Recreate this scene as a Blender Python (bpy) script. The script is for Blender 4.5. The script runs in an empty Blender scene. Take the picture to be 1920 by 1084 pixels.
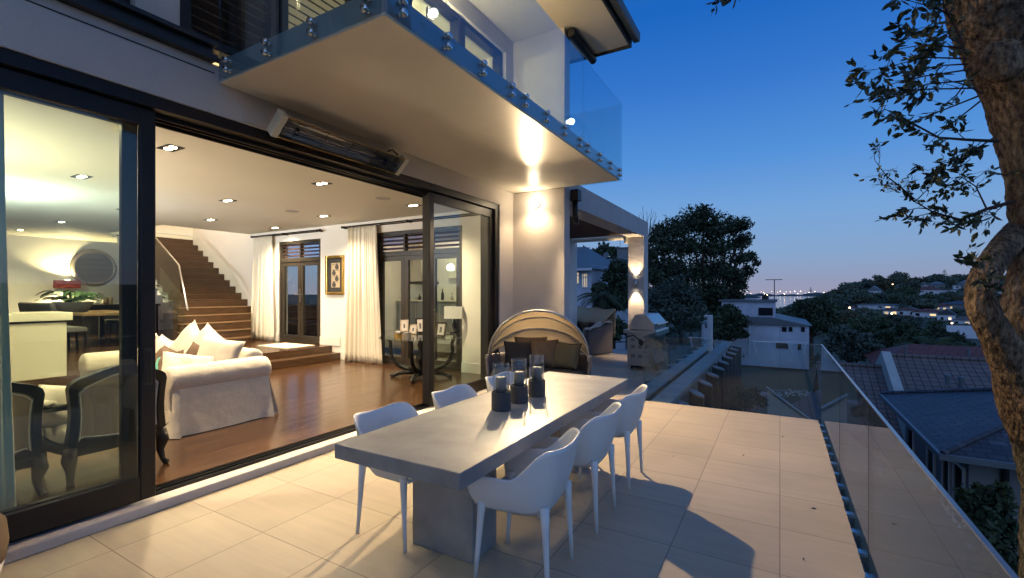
import bpy, math, random
import numpy as np
from mathutils import Vector, Matrix
R = math.radians
PI = math.pi
sc = bpy.context.scene
col = sc.collection
random.seed(4)
rng = np.random.default_rng(11)

# ------------------------------------------------------------------ camera, sky, exposure
CAMZ = 1.6
cam = bpy.data.objects.new('camera', bpy.data.cameras.new('camera'))
col.objects.link(cam)
cam.data.sensor_width = 36
cam.data.lens = 16.275
cam.data.shift_y = 0.0047
cam.data.clip_start = 0.05
cam.data.clip_end = 9000
cam.location = (0, 0, CAMZ)
cam.rotation_euler = (R(90), 0, R(30.05))
sc.camera = cam

world = bpy.data.worlds.new('World')
sc.world = world
world.use_nodes = True
wn, wl = world.node_tree.nodes, world.node_tree.links
bg = wn['Background']
tc = wn.new('ShaderNodeTexCoord')
sep = wn.new('ShaderNodeSeparateXYZ')
wl.new(tc.outputs['Generated'], sep.inputs[0])
ramp = wn.new('ShaderNodeValToRGB')
wl.new(sep.outputs['Z'], ramp.inputs[0])
RAMP = [(0.0, (.36, .36, .50)), (.02, (.32, .36, .53)), (.075, (.26, .41, .66)), (.155, (.20, .41, .76)), (.26, (.095, .31, .76)),
        (.39, (.038, .20, .66)), (.5, (.012, .145, .58)), (.70, (.02, .13, .46)), (1.0, (.09, .19, .46))]
el = ramp.color_ramp.elements
el[0].position, el[0].color = RAMP[0][0], (*RAMP[0][1], 1)
el[1].position, el[1].color = RAMP[-1][0], (*RAMP[-1][1], 1)
for p_, c_ in RAMP[1:-1]:
    e_ = el.new(p_); e_.color = (*c_, 1)
# unseen sky behind the camera is brightened and greyed to fill the scene
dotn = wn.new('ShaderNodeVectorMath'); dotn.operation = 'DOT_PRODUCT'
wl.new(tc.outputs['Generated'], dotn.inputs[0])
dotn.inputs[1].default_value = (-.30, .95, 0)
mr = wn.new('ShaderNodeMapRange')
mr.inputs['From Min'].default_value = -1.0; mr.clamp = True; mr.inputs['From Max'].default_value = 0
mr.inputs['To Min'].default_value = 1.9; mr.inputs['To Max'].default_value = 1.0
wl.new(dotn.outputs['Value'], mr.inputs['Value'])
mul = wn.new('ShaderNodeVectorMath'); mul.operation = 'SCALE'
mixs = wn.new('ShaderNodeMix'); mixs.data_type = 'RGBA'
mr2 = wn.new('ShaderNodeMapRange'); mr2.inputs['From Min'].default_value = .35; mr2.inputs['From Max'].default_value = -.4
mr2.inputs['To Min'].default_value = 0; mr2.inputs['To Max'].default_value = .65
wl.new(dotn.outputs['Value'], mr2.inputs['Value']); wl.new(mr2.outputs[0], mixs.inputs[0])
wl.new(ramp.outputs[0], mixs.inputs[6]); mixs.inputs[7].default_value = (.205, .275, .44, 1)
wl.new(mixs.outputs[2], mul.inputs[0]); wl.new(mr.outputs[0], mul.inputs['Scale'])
sky = wn.new('ShaderNodeTexSky'); sky.sky_type = 'NISHITA'; sky.sun_disc = False
sky.sun_elevation = R(-3); sky.sun_rotation = R(-17); sky.ozone_density = 3
sk = wn.new('ShaderNodeVectorMath'); sk.operation = 'SCALE'; sk.inputs['Scale'].default_value = .06
wl.new(sky.outputs[0], sk.inputs[0])
add = wn.new('ShaderNodeVectorMath'); add.operation = 'ADD'
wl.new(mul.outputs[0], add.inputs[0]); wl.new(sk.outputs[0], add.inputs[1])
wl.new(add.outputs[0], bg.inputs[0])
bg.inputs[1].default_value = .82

sc.view_settings.view_transform = 'Standard'
sc.view_settings.look = 'None'
sc.view_settings.exposure = .14
sc.view_settings.gamma = 1
sc.cycles.use_denoising = True
sc.cycles.max_bounces = 9
sc.cycles.diffuse_bounces = 6
sc.cycles.glossy_bounces = 4
sc.cycles.transparent_max_bounces = 24
sc.cycles.transmission_bounces = 8
sc.cycles.sample_clamp_indirect = 4
sc.cycles.blur_glossy = .6
sc.cycles.caustics_reflective = False
sc.cycles.caustics_refractive = False

WARM = (1.0, .72, .41)
def spot(name, loc, power, target=None, angle=120, blend=.6, color=WARM, rad=.04):
    l = bpy.data.lights.new(name, 'SPOT')
    l.energy = power; l.color = color; l.spot_size = R(angle); l.spot_blend = blend; l.shadow_soft_size = rad
    o = bpy.data.objects.new(name, l); col.objects.link(o)
    o.location = loc
    d = Vector(target if target else (loc[0], loc[1], loc[2] - 1)) - Vector(loc)
    o.rotation_euler = d.to_track_quat('-Z', 'Y').to_euler()
    return o
def point(name, loc, power, color=WARM, rad=.05):
    l = bpy.data.lights.new(name, 'POINT')
    l.energy = power; l.color = color; l.shadow_soft_size = rad
    o = bpy.data.objects.new(name, l); col.objects.link(o); o.location = loc
    return o

# ------------------------------------------------------------------ pixel -> place helper (1920 x 1084 picture)
_s, _c = math.sin(R(30.05)), math.cos(R(30.05))
def at(u, v, t=None, x=None, y=None, z=None):
    a, b = (u - 960) / 868., (551 - v) / 868.
    d = (-_s + _c * a, _c + _s * a, b)
    if z is not None: t = (z - CAMZ) / d[2]
    elif x is not None: t = x / d[0]
    elif y is not None: t = y / d[1]
    return Vector((d[0] * t, d[1] * t, CAMZ + d[2] * t))

# ------------------------------------------------------------------ materials
def N(nt, typ, **kw):
    n = nt.nodes.new(typ)
    for k, v in kw.items():
        if k in n.inputs: n.inputs[k].default_value = v
        else: setattr(n, k, v)
    return n
def mat(name, c, rough=.6, metal=0, var=None, bump=None, spec=.5, stretch=(1, 1, 1), coat=0, emit=None, sheen=0, back=None):
    """var=(scale, amount): light and dark patches; bump=(scale, strength, distance)"""
    m = bpy.data.materials.new(name); m.use_nodes = True
    nt = m.node_tree; b = nt.nodes['Principled BSDF']; L = nt.links
    b.inputs['Base Color'].default_value = (*c, 1)
    b.inputs['Roughness'].default_value = rough
    b.inputs['Metallic'].default_value = metal
    b.inputs['Specular IOR Level'].default_value = spec
    if coat: b.inputs['Coat Weight'].default_value = coat; b.inputs['Coat Roughness'].default_value = .15
    if sheen: b.inputs['Sheen Weight'].default_value = sheen
    if emit:
        b.inputs['Emission Color'].default_value = (*emit[0], 1); b.inputs['Emission Strength'].default_value = emit[1]
    if var or bump:
        t = N(nt, 'ShaderNodeTexCoord'); mp = N(nt, 'ShaderNodeMapping'); mp.inputs['Scale'].default_value = stretch
        L.new(t.outputs['Object'], mp.inputs[0])
    if var:
        n = N(nt, 'ShaderNodeTexNoise', Scale=var[0], Detail=6., Roughness=.6); L.new(mp.outputs[0], n.inputs['Vector'])
        r = N(nt, 'ShaderNodeMapRange'); r.inputs['From Min'].default_value = .3; r.inputs['From Max'].default_value = .7
        r.inputs['To Min'].default_value = 1 - var[1]; r.inputs['To Max'].default_value = 1 + var[1]
        L.new(n.outputs['Fac'], r.inputs['Value'])
        v = N(nt, 'ShaderNodeVectorMath', operation='SCALE'); v.inputs[0].default_value = c
        L.new(r.outputs[0], v.inputs['Scale']); L.new(v.outputs[0], b.inputs['Base Color'])
        rr = N(nt, 'ShaderNodeMapRange'); rr.inputs['To Min'].default_value = max(.02, rough - .1); rr.inputs['To Max'].default_value = min(1, rough + .1)
        L.new(n.outputs['Fac'], rr.inputs['Value']); L.new(rr.outputs[0], b.inputs['Roughness'])
    if bump:
        n2 = N(nt, 'ShaderNodeTexNoise', Scale=bump[0], Detail=4.); L.new(mp.outputs[0], n2.inputs['Vector'])
        bp = N(nt, 'ShaderNodeBump', Strength=bump[1], Distance=bump[2]); L.new(n2.outputs['Fac'], bp.inputs['Height'])
        L.new(bp.outputs[0], b.inputs['Normal'])
    return m
def glass_mat(name, tint=(.90, .95, .93), gain=1.0, rough=0):
    m = bpy.data.materials.new(name); m.use_nodes = True
    nt = m.node_tree; nt.nodes.clear(); L = nt.links
    o = N(nt, 'ShaderNodeOutputMaterial'); mx = N(nt, 'ShaderNodeMixShader')
    tr = N(nt, 'ShaderNodeBsdfTransparent'); tr.inputs[0].default_value = (*tint, 1)
    gl = N(nt, 'ShaderNodeBsdfGlossy'); gl.inputs['Roughness'].default_value = rough; gl.inputs[0].default_value = (1, 1, 1, 1)
    fr = N(nt, 'ShaderNodeFresnel'); fr.inputs[0].default_value = 1.5
    # Fresnel flips for back faces: use the outward normal either way
    geo = N(nt, 'ShaderNodeNewGeometry')
    ior = N(nt, 'ShaderNodeMix', data_type='FLOAT'); ior.inputs[2].default_value = 1.5; ior.inputs[3].default_value = 1 / 1.5
    L.new(geo.outputs['Backfacing'], ior.inputs[0]); L.new(ior.outputs[0], fr.inputs[0])
    mg = N(nt, 'ShaderNodeMath', operation='MULTIPLY'); mg.inputs[1].default_value = gain
    L.new(fr.outputs[0], mg.inputs[0]); L.new(mg.outputs[0], mx.inputs[0])
    L.new(tr.outputs[0], mx.inputs[1]); L.new(gl.outputs[0], mx.inputs[2]); L.new(mx.outputs[0], o.inputs[0])
    return m
def emis(name, c, s):
    m = bpy.data.materials.new(name); m.use_nodes = True
    nt = m.node_tree; nt.nodes.clear()
    o = N(nt, 'ShaderNodeOutputMaterial'); e = N(nt, 'ShaderNodeEmission', Strength=s); e.inputs[0].default_value = (*c, 1)
    nt.links.new(e.outputs[0], o.inputs[0])
    return m
def brickmat(name, c1, c2, mortar, w, h, msize=.003, off=0., rough=.5, shift=(0, 0, 0), rot=0, bump=.3, grain=None, var=.12, axes='XY', spec=.5):
    """tiles, boards or roof tiles; grain=(scale, stretch) draws streaks inside each piece"""
    m = bpy.data.materials.new(name); m.use_nodes = True
    nt = m.node_tree; L = nt.links; b = nt.nodes['Principled BSDF']
    t = N(nt, 'ShaderNodeTexCoord'); mp = N(nt, 'ShaderNodeMapping'); mp.inputs['Location'].default_value = shift; mp.inputs['Rotation'].default_value = (0, 0, rot)
    src = t.outputs['Object']
    L.new(src, mp.inputs[0])
    br = N(nt, 'ShaderNodeTexBrick', Scale=1.0, offset=off, offset_frequency=2, squash=1.0)
    br.inputs['Color1'].default_value = (*c1, 1); br.inputs['Color2'].default_value = (*c2, 1); br.inputs['Mortar'].default_value = (*mortar, 1)
    br.inputs['Mortar Size'].default_value = msize; br.inputs['Mortar Smooth'].default_value = .1
    br.inputs['Brick Width'].default_value = w; br.inputs['Row Height'].default_value = h
    L.new(mp.outputs[0], br.inputs['Vector'])
    gm = N(nt, 'ShaderNodeMapping'); L.new(mp.outputs[0], gm.inputs[0])
    gm.inputs['Scale'].default_value = grain[1] if grain else (1, 1, 1)
    n = N(nt, 'ShaderNodeTexNoise', Scale=(grain[0] if grain else 2.), Detail=8., Roughness=.65); L.new(gm.outputs[0], n.inputs['Vector'])
    # break the grain at each piece: shift the noise by the piece colour
    addv = N(nt, 'ShaderNodeVectorMath', operation='MULTIPLY_ADD'); addv.inputs[1].default_value = (37, 53, 71)
    L.new(br.outputs['Color'], addv.inputs[0]); L.new(gm.outputs[0], addv.inputs[2]); L.new(addv.outputs[0], n.inputs['Vector'])
    r = N(nt, 'ShaderNodeMapRange'); r.inputs['From Min'].default_value = .3; r.inputs['From Max'].default_value = .7
    r.inputs['To Min'].default_value = 1 - var; r.inputs['To Max'].default_value = 1 + var; L.new(n.outputs['Fac'], r.inputs['Value'])
    n3 = N(nt, 'ShaderNodeTexNoise', Scale=.9, Detail=5.); L.new(src, n3.inputs['Vector'])
    r3 = N(nt, 'ShaderNodeMapRange'); r3.inputs['From Min'].default_value = .3; r3.inputs['From Max'].default_value = .7
    r3.inputs['To Min'].default_value = .85; r3.inputs['To Max'].default_value = 1.12; L.new(n3.outputs['Fac'], r3.inputs['Value'])
    mm = N(nt, 'ShaderNodeMath', operation='MULTIPLY'); L.new(r.outputs[0], mm.inputs[0]); L.new(r3.outputs[0], mm.inputs[1])
    v = N(nt, 'ShaderNodeVectorMath', operation='SCALE'); L.new(br.outputs['Color'], v.inputs[0]); L.new(mm.outputs[0], v.inputs['Scale'])
    L.new(v.outputs[0], b.inputs['Base Color'])
    rr = N(nt, 'ShaderNodeMapRange'); rr.inputs['To Min'].default_value = max(.05, rough - .12); rr.inputs['To Max'].default_value = min(1, rough + .12)
    L.new(n.outputs['Fac'], rr.inputs['Value']); L.new(rr.outputs[0], b.inputs['Roughness'])
    b.inputs['Specular IOR Level'].default_value = spec
    inv = N(nt, 'ShaderNodeMath', operation='MULTIPLY_ADD'); inv.inputs[1].default_value = -1; inv.inputs[2].default_value = 1
    L.new(br.outputs['Fac'], inv.inputs[0])
    ad = N(nt, 'ShaderNodeMath', operation='MULTIPLY_ADD'); ad.inputs[1].default_value = .15
    L.new(n.outputs['Fac'], ad.inputs[0]); L.new(inv.outputs[0], ad.inputs[2])
    bp = N(nt, 'ShaderNodeBump', Strength=bump, Distance=.003); L.new(ad.outputs[0], bp.inputs['Height']); L.new(bp.outputs[0], b.inputs['Normal'])
    return m

M = {}
M['render'] = mat('rendered_plaster', (.60, .56, .53), .85, var=(1.3, .09), bump=(70, .55, .012))
M['soffit'] = mat('painted_soffit', (.86, .81, .70), .36, var=(.9, .07), spec=.4)
M['fascia'] = mat('painted_fascia', (.42, .42, .44), .6, var=(4, .05))
M['white'] = mat('interior_white_paint', (.86, .82, .75), .7, var=(1, .02), bump=(140, .1, .002))
M['ceil'] = mat('ceiling_paint', (.87, .84, .70), .55, var=(.8, .02))
M['trimwhite'] = mat('trim_white', (.8, .78, .73), .35)
M['alu'] = mat('dark_aluminium', (.010, .010, .012), .38, metal=.0, var=(30, .1), spec=.3)
M['alu_in'] = mat('dark_timber_joinery', (.030, .024, .018), .4, var=(20, .2))
M['black'] = mat('black_satin', (.012, .012, .013), .4)
M['steel'] = mat('stainless_steel', (.58, .57, .55), .33, metal=1, var=(2.5, .05), stretch=(1, 1, 6))
M['chrome'] = mat('polished_steel', (.7, .7, .7), .08, metal=1)
M['glass'] = glass_mat('clear_glass', (.955, .975, .965))
M['doorglass'] = glass_mat('door_glass', (.915, .955, .915), 1.15)
M['railglass'] = glass_mat('balustrade_glass', (.80, .90, .92), 1.3)
M['tile'] = brickmat('terrace_paving', (.465, .395, .30), (.415, .352, .264), (.21, .165, .125), .6, .6, msize=.0032, rough=.48, shift=(0, -.05, 0), grain=(2.2, (.5, 7, 1)), var=.085, bump=.35, spec=.4)
M['wood'] = brickmat('dark_oak_floor', (.072, .034, .014), (.046, .022, .009), (.02, .010, .005), 1.9, .19, msize=.0012, off=.37, rough=.20, rot=R(90), grain=(1.6, (1.0, 6, 1)), var=.30, bump=.06)
M['stair'] = mat('stair_timber', (.062, .031, .014), .32, var=(5, .35), stretch=(6, .8, 6))
M['concrete'] = mat('polished_concrete', (.285, .285, .28), .42, var=(2.6, .30), bump=(60, .08, .002), spec=.4)
M['concrete2'] = mat('rough_concrete', (.27, .26, .25), .7, var=(4, .18), bump=(50, .2, .004))
M['sill'] = mat('sill_stone', (.52, .49, .46), .6, var=(8, .1), bump=(90, .2, .002))
M['plastic'] = mat('white_plastic', (.82, .80, .77), .42, spec=.45)
M['linen'] = mat('cream_linen', (.70, .63, .52), .9, var=(4, .06), bump=(6, .55, .045), sheen=.3)
M['curtain'] = mat('sheer_curtain', (.78, .73, .62), .9, var=(3, .04))
M['brownfab'] = mat('brown_patterned_fabric', (.10, .06, .035), .8, var=(7, .35))
M['teal'] = mat('teal_pattern', (.10, .40, .33), .8, var=(14, .2))
M['chairfab'] = mat('taupe_upholstery', (.25, .20, .15), .9, var=(5, .08), bump=(120, .2, .003))
M['ebony'] = mat('ebonised_wood', (.010, .008, .007), .4, spec=.25)
M['lacquer'] = mat('white_lacquer', (.72, .69, .55), .3)
M['greyfab'] = mat('grey_fabric', (.11, .105, .10), .95, bump=(12, .5, .02), var=(6, .1))
M['oak'] = mat('oak_tabletop', (.30, .19, .09), .45, var=(6, .2), stretch=(8, 1, 1))
M['gold'] = mat('gilt_frame', (.60, .38, .10), .3, metal=.9, var=(30, .2))
M['silver'] = mat('champagne_frame', (.52, .44, .32), .3, metal=.85, var=(15, .15))
M['mirror'] = mat('mirror_glass', (.82, .84, .83), .01, metal=1)
M['red'] = mat('red_shade', (.35, .06, .035), .7)
M['cane'] = mat('grey_wicker', (.13, .12, .125), .8, var=(60, .2), bump=(160, .7, .006), stretch=(1, 1, 2))
M['canvas'] = mat('beige_canvas', (.50, .40, .27), .9, var=(3, .08), bump=(10, .4, .02))
M['olive'] = mat('olive_cushion', (.095, .085, .052), .95, bump=(10, .4, .02))
M['tan'] = mat('tan_cushion', (.15, .105, .065), .95, bump=(10, .4, .02))
M['charcoal'] = mat('charcoal_cushion', (.035, .035, .037), .95, bump=(10, .4, .02))
def translucent(n, c, k):
    m = mat(n, c, .9, var=(3, .06), bump=(10, .4, .02)); nt = m.node_tree; b = nt.nodes['Principled BSDF']; o = nt.nodes['Material Output']
    t = N(nt, 'ShaderNodeBsdfTranslucent'); t.inputs[0].default_value = (*c, 1); x = N(nt, 'ShaderNodeMixShader'); x.inputs[0].default_value = k
    nt.links.new(b.outputs[0], x.inputs[1]); nt.links.new(t.outputs[0], x.inputs[2]); nt.links.new(x.outputs[0], o.inputs[0]); return m
M['canopy'] = translucent('canopy_canvas', (.48, .39, .27), .13)
M['stripe'] = mat('brown_stripe', (.05, .03, .02), .9)
M['lantern'] = mat('anthracite_ceramic', (.055, .055, .06), .65, var=(20, .1))
M['candle'] = mat('grey_wax', (.28, .27, .26), .6)
M['awning'] = mat('brown_awning', (.05, .028, .018), .85, var=(2, .1))
M['dark'] = mat('dark_slot', (.01, .01, .012), .7)
def barkmat():
    m = mat('pohutukawa_bark', (.13, .085, .055), .95, bump=(22, 1.0, .10), stretch=(1, 1, .38), spec=.2)
    nt = m.node_tree; L = nt.links; b = nt.nodes['Principled BSDF']
    t = N(nt, 'ShaderNodeTexCoord'); mp = N(nt, 'ShaderNodeMapping'); mp.inputs['Scale'].default_value = (1, 1, .4); L.new(t.outputs['Object'], mp.inputs[0])
    n1 = N(nt, 'ShaderNodeTexNoise', Scale=26., Detail=9., Roughness=.7); n2 = N(nt, 'ShaderNodeTexNoise', Scale=3.2, Detail=4.)
    L.new(mp.outputs[0], n1.inputs['Vector']); L.new(mp.outputs[0], n2.inputs['Vector'])
    r1 = N(nt, 'ShaderNodeValToRGB'); L.new(n1.outputs['Fac'], r1.inputs[0]); e = r1.color_ramp.elements
    e[0].position, e[0].color = .34, (.030, .022, .017, 1); e[1].position, e[1].color = .68, (.42, .29, .18, 1)
    q = e.new(.5); q.color = (.20, .138, .088, 1)
    r2_ = N(nt, 'ShaderNodeMapRange'); r2_.inputs['From Min'].default_value = .35; r2_.inputs['From Max'].default_value = .65; r2_.inputs['To Min'].default_value = .55; r2_.inputs['To Max'].default_value = 1.25
    L.new(n2.outputs['Fac'], r2_.inputs['Value'])
    v = N(nt, 'ShaderNodeVectorMath', operation='SCALE'); L.new(r1.outputs[0], v.inputs[0]); L.new(r2_.outputs[0], v.inputs['Scale']); L.new(v.outputs[0], b.inputs['Base Color'])
    return m
M['bark'] = barkmat()
M['twig'] = mat('dark_twig', (.045, .025, .018), .9)
M['leaf'] = mat('tree_leaf', (.045, .060, .030), .55, var=(2, .4))
def leafm(n, c, a=.45): M[n] = mat(n, c, .7, var=(.55, a), spec=.25)
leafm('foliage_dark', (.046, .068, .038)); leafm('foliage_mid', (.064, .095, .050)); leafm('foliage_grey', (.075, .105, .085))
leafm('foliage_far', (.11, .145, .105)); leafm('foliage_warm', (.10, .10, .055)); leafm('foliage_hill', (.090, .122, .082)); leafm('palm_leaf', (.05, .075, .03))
M['grass'] = mat('lawn_grass', (.050, .058, .022), .95, var=(1.2, .35), bump=(60, .8, .03))
M['earth'] = mat('garden_ground', (.050, .062, .036), .95, var=(.05, .4), bump=(4, .6, .05))
M['sea'] = mat('sea_water', (.02, .04, .07), .10, bump=(.25, .12, .3), spec=.6)
M['coast'] = mat('far_coast', (.035, .05, .05), .9, var=(.01, .4))
M['slate'] = brickmat('dark_slate_roof', (.075, .082, .105), (.045, .051, .068), (.014, .016, .022), .26, .14, msize=.009, off=.5, rough=.6, bump=.9, var=.3)
M['rooftile'] = brickmat('concrete_roof_tile', (.165, .135, .128), (.14, .115, .112), (.022, .018, .018), .20, .21, msize=.011, off=.0, rough=.7, bump=1.0, var=.18)
M['redroof'] = brickmat('red_roof_tile', (.21, .065, .05), (.15, .05, .04), (.05, .02, .02), .32, .33, msize=.022, off=.5, rough=.7, bump=.8, var=.25)
M['greyroof'] = mat('grey_metal_roof', (.12, .15, .17), .5, var=(.6, .2))
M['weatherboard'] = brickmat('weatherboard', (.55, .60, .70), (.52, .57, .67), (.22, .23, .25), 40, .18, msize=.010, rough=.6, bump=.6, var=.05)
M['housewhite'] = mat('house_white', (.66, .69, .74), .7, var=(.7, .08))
M['housegrey'] = mat('house_grey', (.20, .21, .22), .75, var=(.7, .1))
M['palegreen'] = mat('painted_block', (.42, .46, .44), .75, var=(1.5, .12), bump=(30, .2, .005))
M['winglass'] = mat('night_window', (.012, .015, .02), .08, spec=.7)
M['litblind'] = emis('lit_blind', (.95, .66, .34), .30)
M['litwin'] = emis('lit_window', (1.0, .72, .38), 1.1)
M['litpale'] = emis('pale_lit_window', (1.0, .80, .52), .55)
M['bulb'] = emis('lamp_bulb', (1.0, .86, .62), 22)
M['bulbhot'] = emis('spot_lamp_lens', (1.0, .84, .58), 34)
M['townlight'] = emis('town_lamp', (1.0, .66, .36), 9)
M['townwhite'] = emis('town_lamp_white', (1.0, .88, .74), 7)

# ------------------------------------------------------------------ mesh building
LOC = {}
class MB:
    def __init__(self): self.v = []; self.f = []
    def n(self): return len(self.v)
    def add(self, vs, fs):
        b = len(self.v); self.v += [tuple(q) for q in vs]; self.f += [tuple(i + b for i in f) for f in fs]; return self
    def box(self, x0, x1, y0, y1, z0, z1):
        if x0 > x1: x0, x1 = x1, x0
        if y0 > y1: y0, y1 = y1, y0
        if z0 > z1: z0, z1 = z1, z0
        return self.add([(x0, y0, z0), (x1, y0, z0), (x1, y1, z0), (x0, y1, z0), (x0, y0, z1), (x1, y0, z1), (x1, y1, z1), (x0, y1, z1)],
                        [(0, 3, 2, 1), (4, 5, 6, 7), (0, 1, 5, 4), (1, 2, 6, 5), (2, 3, 7, 6), (3, 0, 4, 7)])
    def obox(self, c, sx, sy, sz, rot=(0, 0, 0)):
        m = Matrix.LocRotScale(None, __import__('mathutils').Euler(rot), None)
        h = MB().box(-sx / 2, sx / 2, -sy / 2, sy / 2, -sz / 2, sz / 2)
        return self.add([Vector(c) + m @ Vector(q) for q in h.v], h.f)
    def tube(self, pts, rad, n=10, caps=True):
        pts = [Vector(p) for p in pts]
        if not hasattr(rad, '__len__'): rad = [rad] * len(pts)
        rings = []; up = None
        for i, p in enumerate(pts):
            d = (pts[min(i + 1, len(pts) - 1)] - pts[max(i - 1, 0)])
            d = d.normalized() if d.length > 1e-9 else Vector((0, 0, 1))
            if up is None: up = Vector((0, 0, 1)) if abs(d.z) < .9 else Vector((1, 0, 0))
            a = d.cross(up)
            a = a.normalized() if a.length > 1e-6 else d.orthogonal().normalized()
            b = a.cross(d).normalized(); up = b
            rings.append([p + rad[i] * (math.cos(2 * PI * k / n) * a + math.sin(2 * PI * k / n) * b) for k in range(n)])
        vs = [q for r in rings for q in r]
        fs = [(i * n + k, i * n + (k + 1) % n, (i + 1) * n + (k + 1) % n, (i + 1) * n + k) for i in range(len(rings) - 1) for k in range(n)]
        if caps: fs += [tuple(range(n - 1, -1, -1)), tuple((len(rings) - 1) * n + k for k in range(n))]
        return self.add(vs, fs)
    def lathe(self, prof, c=(0, 0, 0), n=24, axis='z', sy=1.0):
        vs = []; 
        for r, z in prof:
            for k in range(n):
                a = 2 * PI * k / n
                vs.append((c[0] + r * math.cos(a), c[1] + r * sy * math.sin(a), c[2] + z))
        m = len(prof)
        fs = [(i * n + k, i * n + (k + 1) % n, (i + 1) * n + (k + 1) % n, (i + 1) * n + k) for i in range(m - 1) for k in range(n)]
        if prof[0][0] > 1e-6: fs.append(tuple(range(n - 1, -1, -1)))
        if prof[-1][0] > 1e-6: fs.append(tuple((m - 1) * n + k for k in range(n)))
        return self.add(vs, fs)
    def prism(self, poly, a0, a1, axis='z'):
        def P(p, h): return {'z': (p[0], p[1], h), 'x': (h, p[0], p[1]), 'y': (p[0], h, p[1])}[axis]
        k = len(poly)
        return self.add([P(p, a0) for p in poly] + [P(p, a1) for p in poly],
                        [tuple(range(k - 1, -1, -1)), tuple(range(k, 2 * k))] + [(i, (i + 1) % k, k + (i + 1) % k, k + i) for i in range(k)])
    def grid(self, fn, nu, nv, closed=False):
        vs = [fn(i / nu, j / nv) for i in range(nu + 1) for j in range(nv + 1)]
        return self.add(vs, [(i * (nv + 1) + j, (i + 1) * (nv + 1) + j, (i + 1) * (nv + 1) + j + 1, i * (nv + 1) + j + 1) for i in range(nu) for j in range(nv)])
    def ball(self, c, rx, ry=None, rz=None, n=16, m=10, p=1.0):
        ry = ry or rx; rz = rz or rx
        def sg(q): return math.copysign(abs(q) ** p, q)
        def fn(u, v):
            th, ph = 2 * PI * u, PI * (v - .5)
            return (c[0] + rx * sg(math.cos(ph)) * sg(math.cos(th)), c[1] + ry * sg(math.cos(ph)) * sg(math.sin(th)), c[2] + rz * sg(math.sin(ph)))
        return self.grid(fn, n, m)
    def quads(self, arr):
        """arr: (n,4,3) array of loose quads (leaves)"""
        b = len(self.v); k = len(arr)
        self.v += [tuple(q) for q in arr.reshape(-1, 3)]
        self.f += [(b + 4 * i, b + 4 * i + 1, b + 4 * i + 2, b + 4 * i + 3) for i in range(k)]
        return self
    def xf(self, mtx):
        self.v = [tuple(mtx @ Vector(q)) for q in self.v]; return self
    def build(self, name, m, parent=None, smooth=False, bevel=0, seg=2, solid=0, sub=0, weld=False):
        off = LOC.get(parent.name, Vector()) if parent else Vector()
        me = bpy.data.meshes.new(name)
        me.from_pydata([(q[0] - off.x, q[1] - off.y, q[2] - off.z) for q in self.v], [], self.f)
        me.validate()
        if weld:
            import bmesh
            bm = bmesh.new(); bm.from_mesh(me); bmesh.ops.remove_doubles(bm, verts=bm.verts, dist=1e-4); bmesh.ops.recalc_face_normals(bm, faces=bm.faces); bm.to_mesh(me); bm.free()
        me.materials.append(M[m] if isinstance(m, str) else m)
        if smooth: me.polygons.foreach_set('use_smooth', [True] * len(me.polygons))
        o = bpy.data.objects.new(name, me); col.objects.link(o)
        if parent: o.parent = parent; LOC[o.name] = off
        else: LOC[o.name] = Vector()
        if bevel:
            b = o.modifiers.new('bevel', 'BEVEL'); b.width = bevel; b.segments = seg; b.limit_method = 'ANGLE'; b.angle_limit = R(40)
        if sub:
            s = o.modifiers.new('sub', 'SUBSURF'); s.levels = sub; s.render_levels = sub
        if solid:
            s = o.modifiers.new('solid', 'SOLIDIFY'); s.thickness = solid; s.offset = 0
        return o
def tag(o, label, cat, group=None, kind=None):
    o['label'] = label; o['category'] = cat
    if group: o['group'] = group
    if kind: o['kind'] = kind
    return o
def thing(name, label, cat, loc=(0, 0, 0), group=None):
    o = bpy.data.objects.new(name, None); col.objects.link(o)
    o.location = loc; o.empty_display_size = .1
    LOC[o.name] = Vector(loc)
    return tag(o, label, cat, group)
def structure(o, label, cat):
    return tag(o, label, cat, kind='structure')
def copy_thing(o, loc, rz=0, label=None, s=None):
    c = o.copy(); col.objects.link(c); c.location = loc; c.rotation_euler = (0, 0, rz)
    if s: c.scale = s if hasattr(s, '__len__') else (s, s, s)
    if label: c['label'] = label
    for ch in o.children:
        d = ch.copy(); col.objects.link(d); d.parent = c
        for g in ch.children:
            e = g.copy(); col.objects.link(e); e.parent = d
    return c
def frame(mb, x0, x1, y0, y1, z0, z1, w, axis):
    """rectangular frame of bar width w in the plane normal to axis"""
    if axis == 'x':
        mb.box(x0, x1, y0, y0 + w, z0, z1); mb.box(x0, x1, y1 - w, y1, z0, z1)
        mb.box(x0, x1, y0 + w, y1 - w, z0, z0 + w); mb.box(x0, x1, y0 + w, y1 - w, z1 - w, z1)
    else:
        mb.box(x0, x0 + w, y0, y1, z0, z1); mb.box(x1 - w, x1, y0, y1, z0, z1)
        mb.box(x0 + w, x1 - w, y0, y1, z0, z0 + w); mb.box(x0 + w, x1 - w, y0, y1, z1 - w, z1)
    return mb
def cushion(c, w, h, t, rot):
    """a pillow: w x h panel with thickness t, corners pinched to points"""
    m = Matrix.LocRotScale(Vector(c), __import__('mathutils').Euler(rot), None)
    mb = MB()
    def fn(sg):
        def f(u, v):
            x, y = 2 * u - 1, 2 * v - 1
            k = 1 - .10 * (1 - x * x) * 0
            px_ = x * (1 - .09 * (1 - y * y)); py_ = y * (1 - .09 * (1 - x * x))
            th = ((1 - x ** 4) * (1 - y ** 4)) ** .6
            wr = .012 * math.sin(7 * x + 3 * y) * th
            return m @ Vector((px_ * w / 2, py_ * h / 2, sg * (th * t / 2 + wr)))
        return f
    mb.grid(fn(1), 14, 14)
    b = MB().grid(fn(-1), 14, 14)
    mb.add(b.v, [f[::-1] for f in b.f])
    return mb

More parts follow.
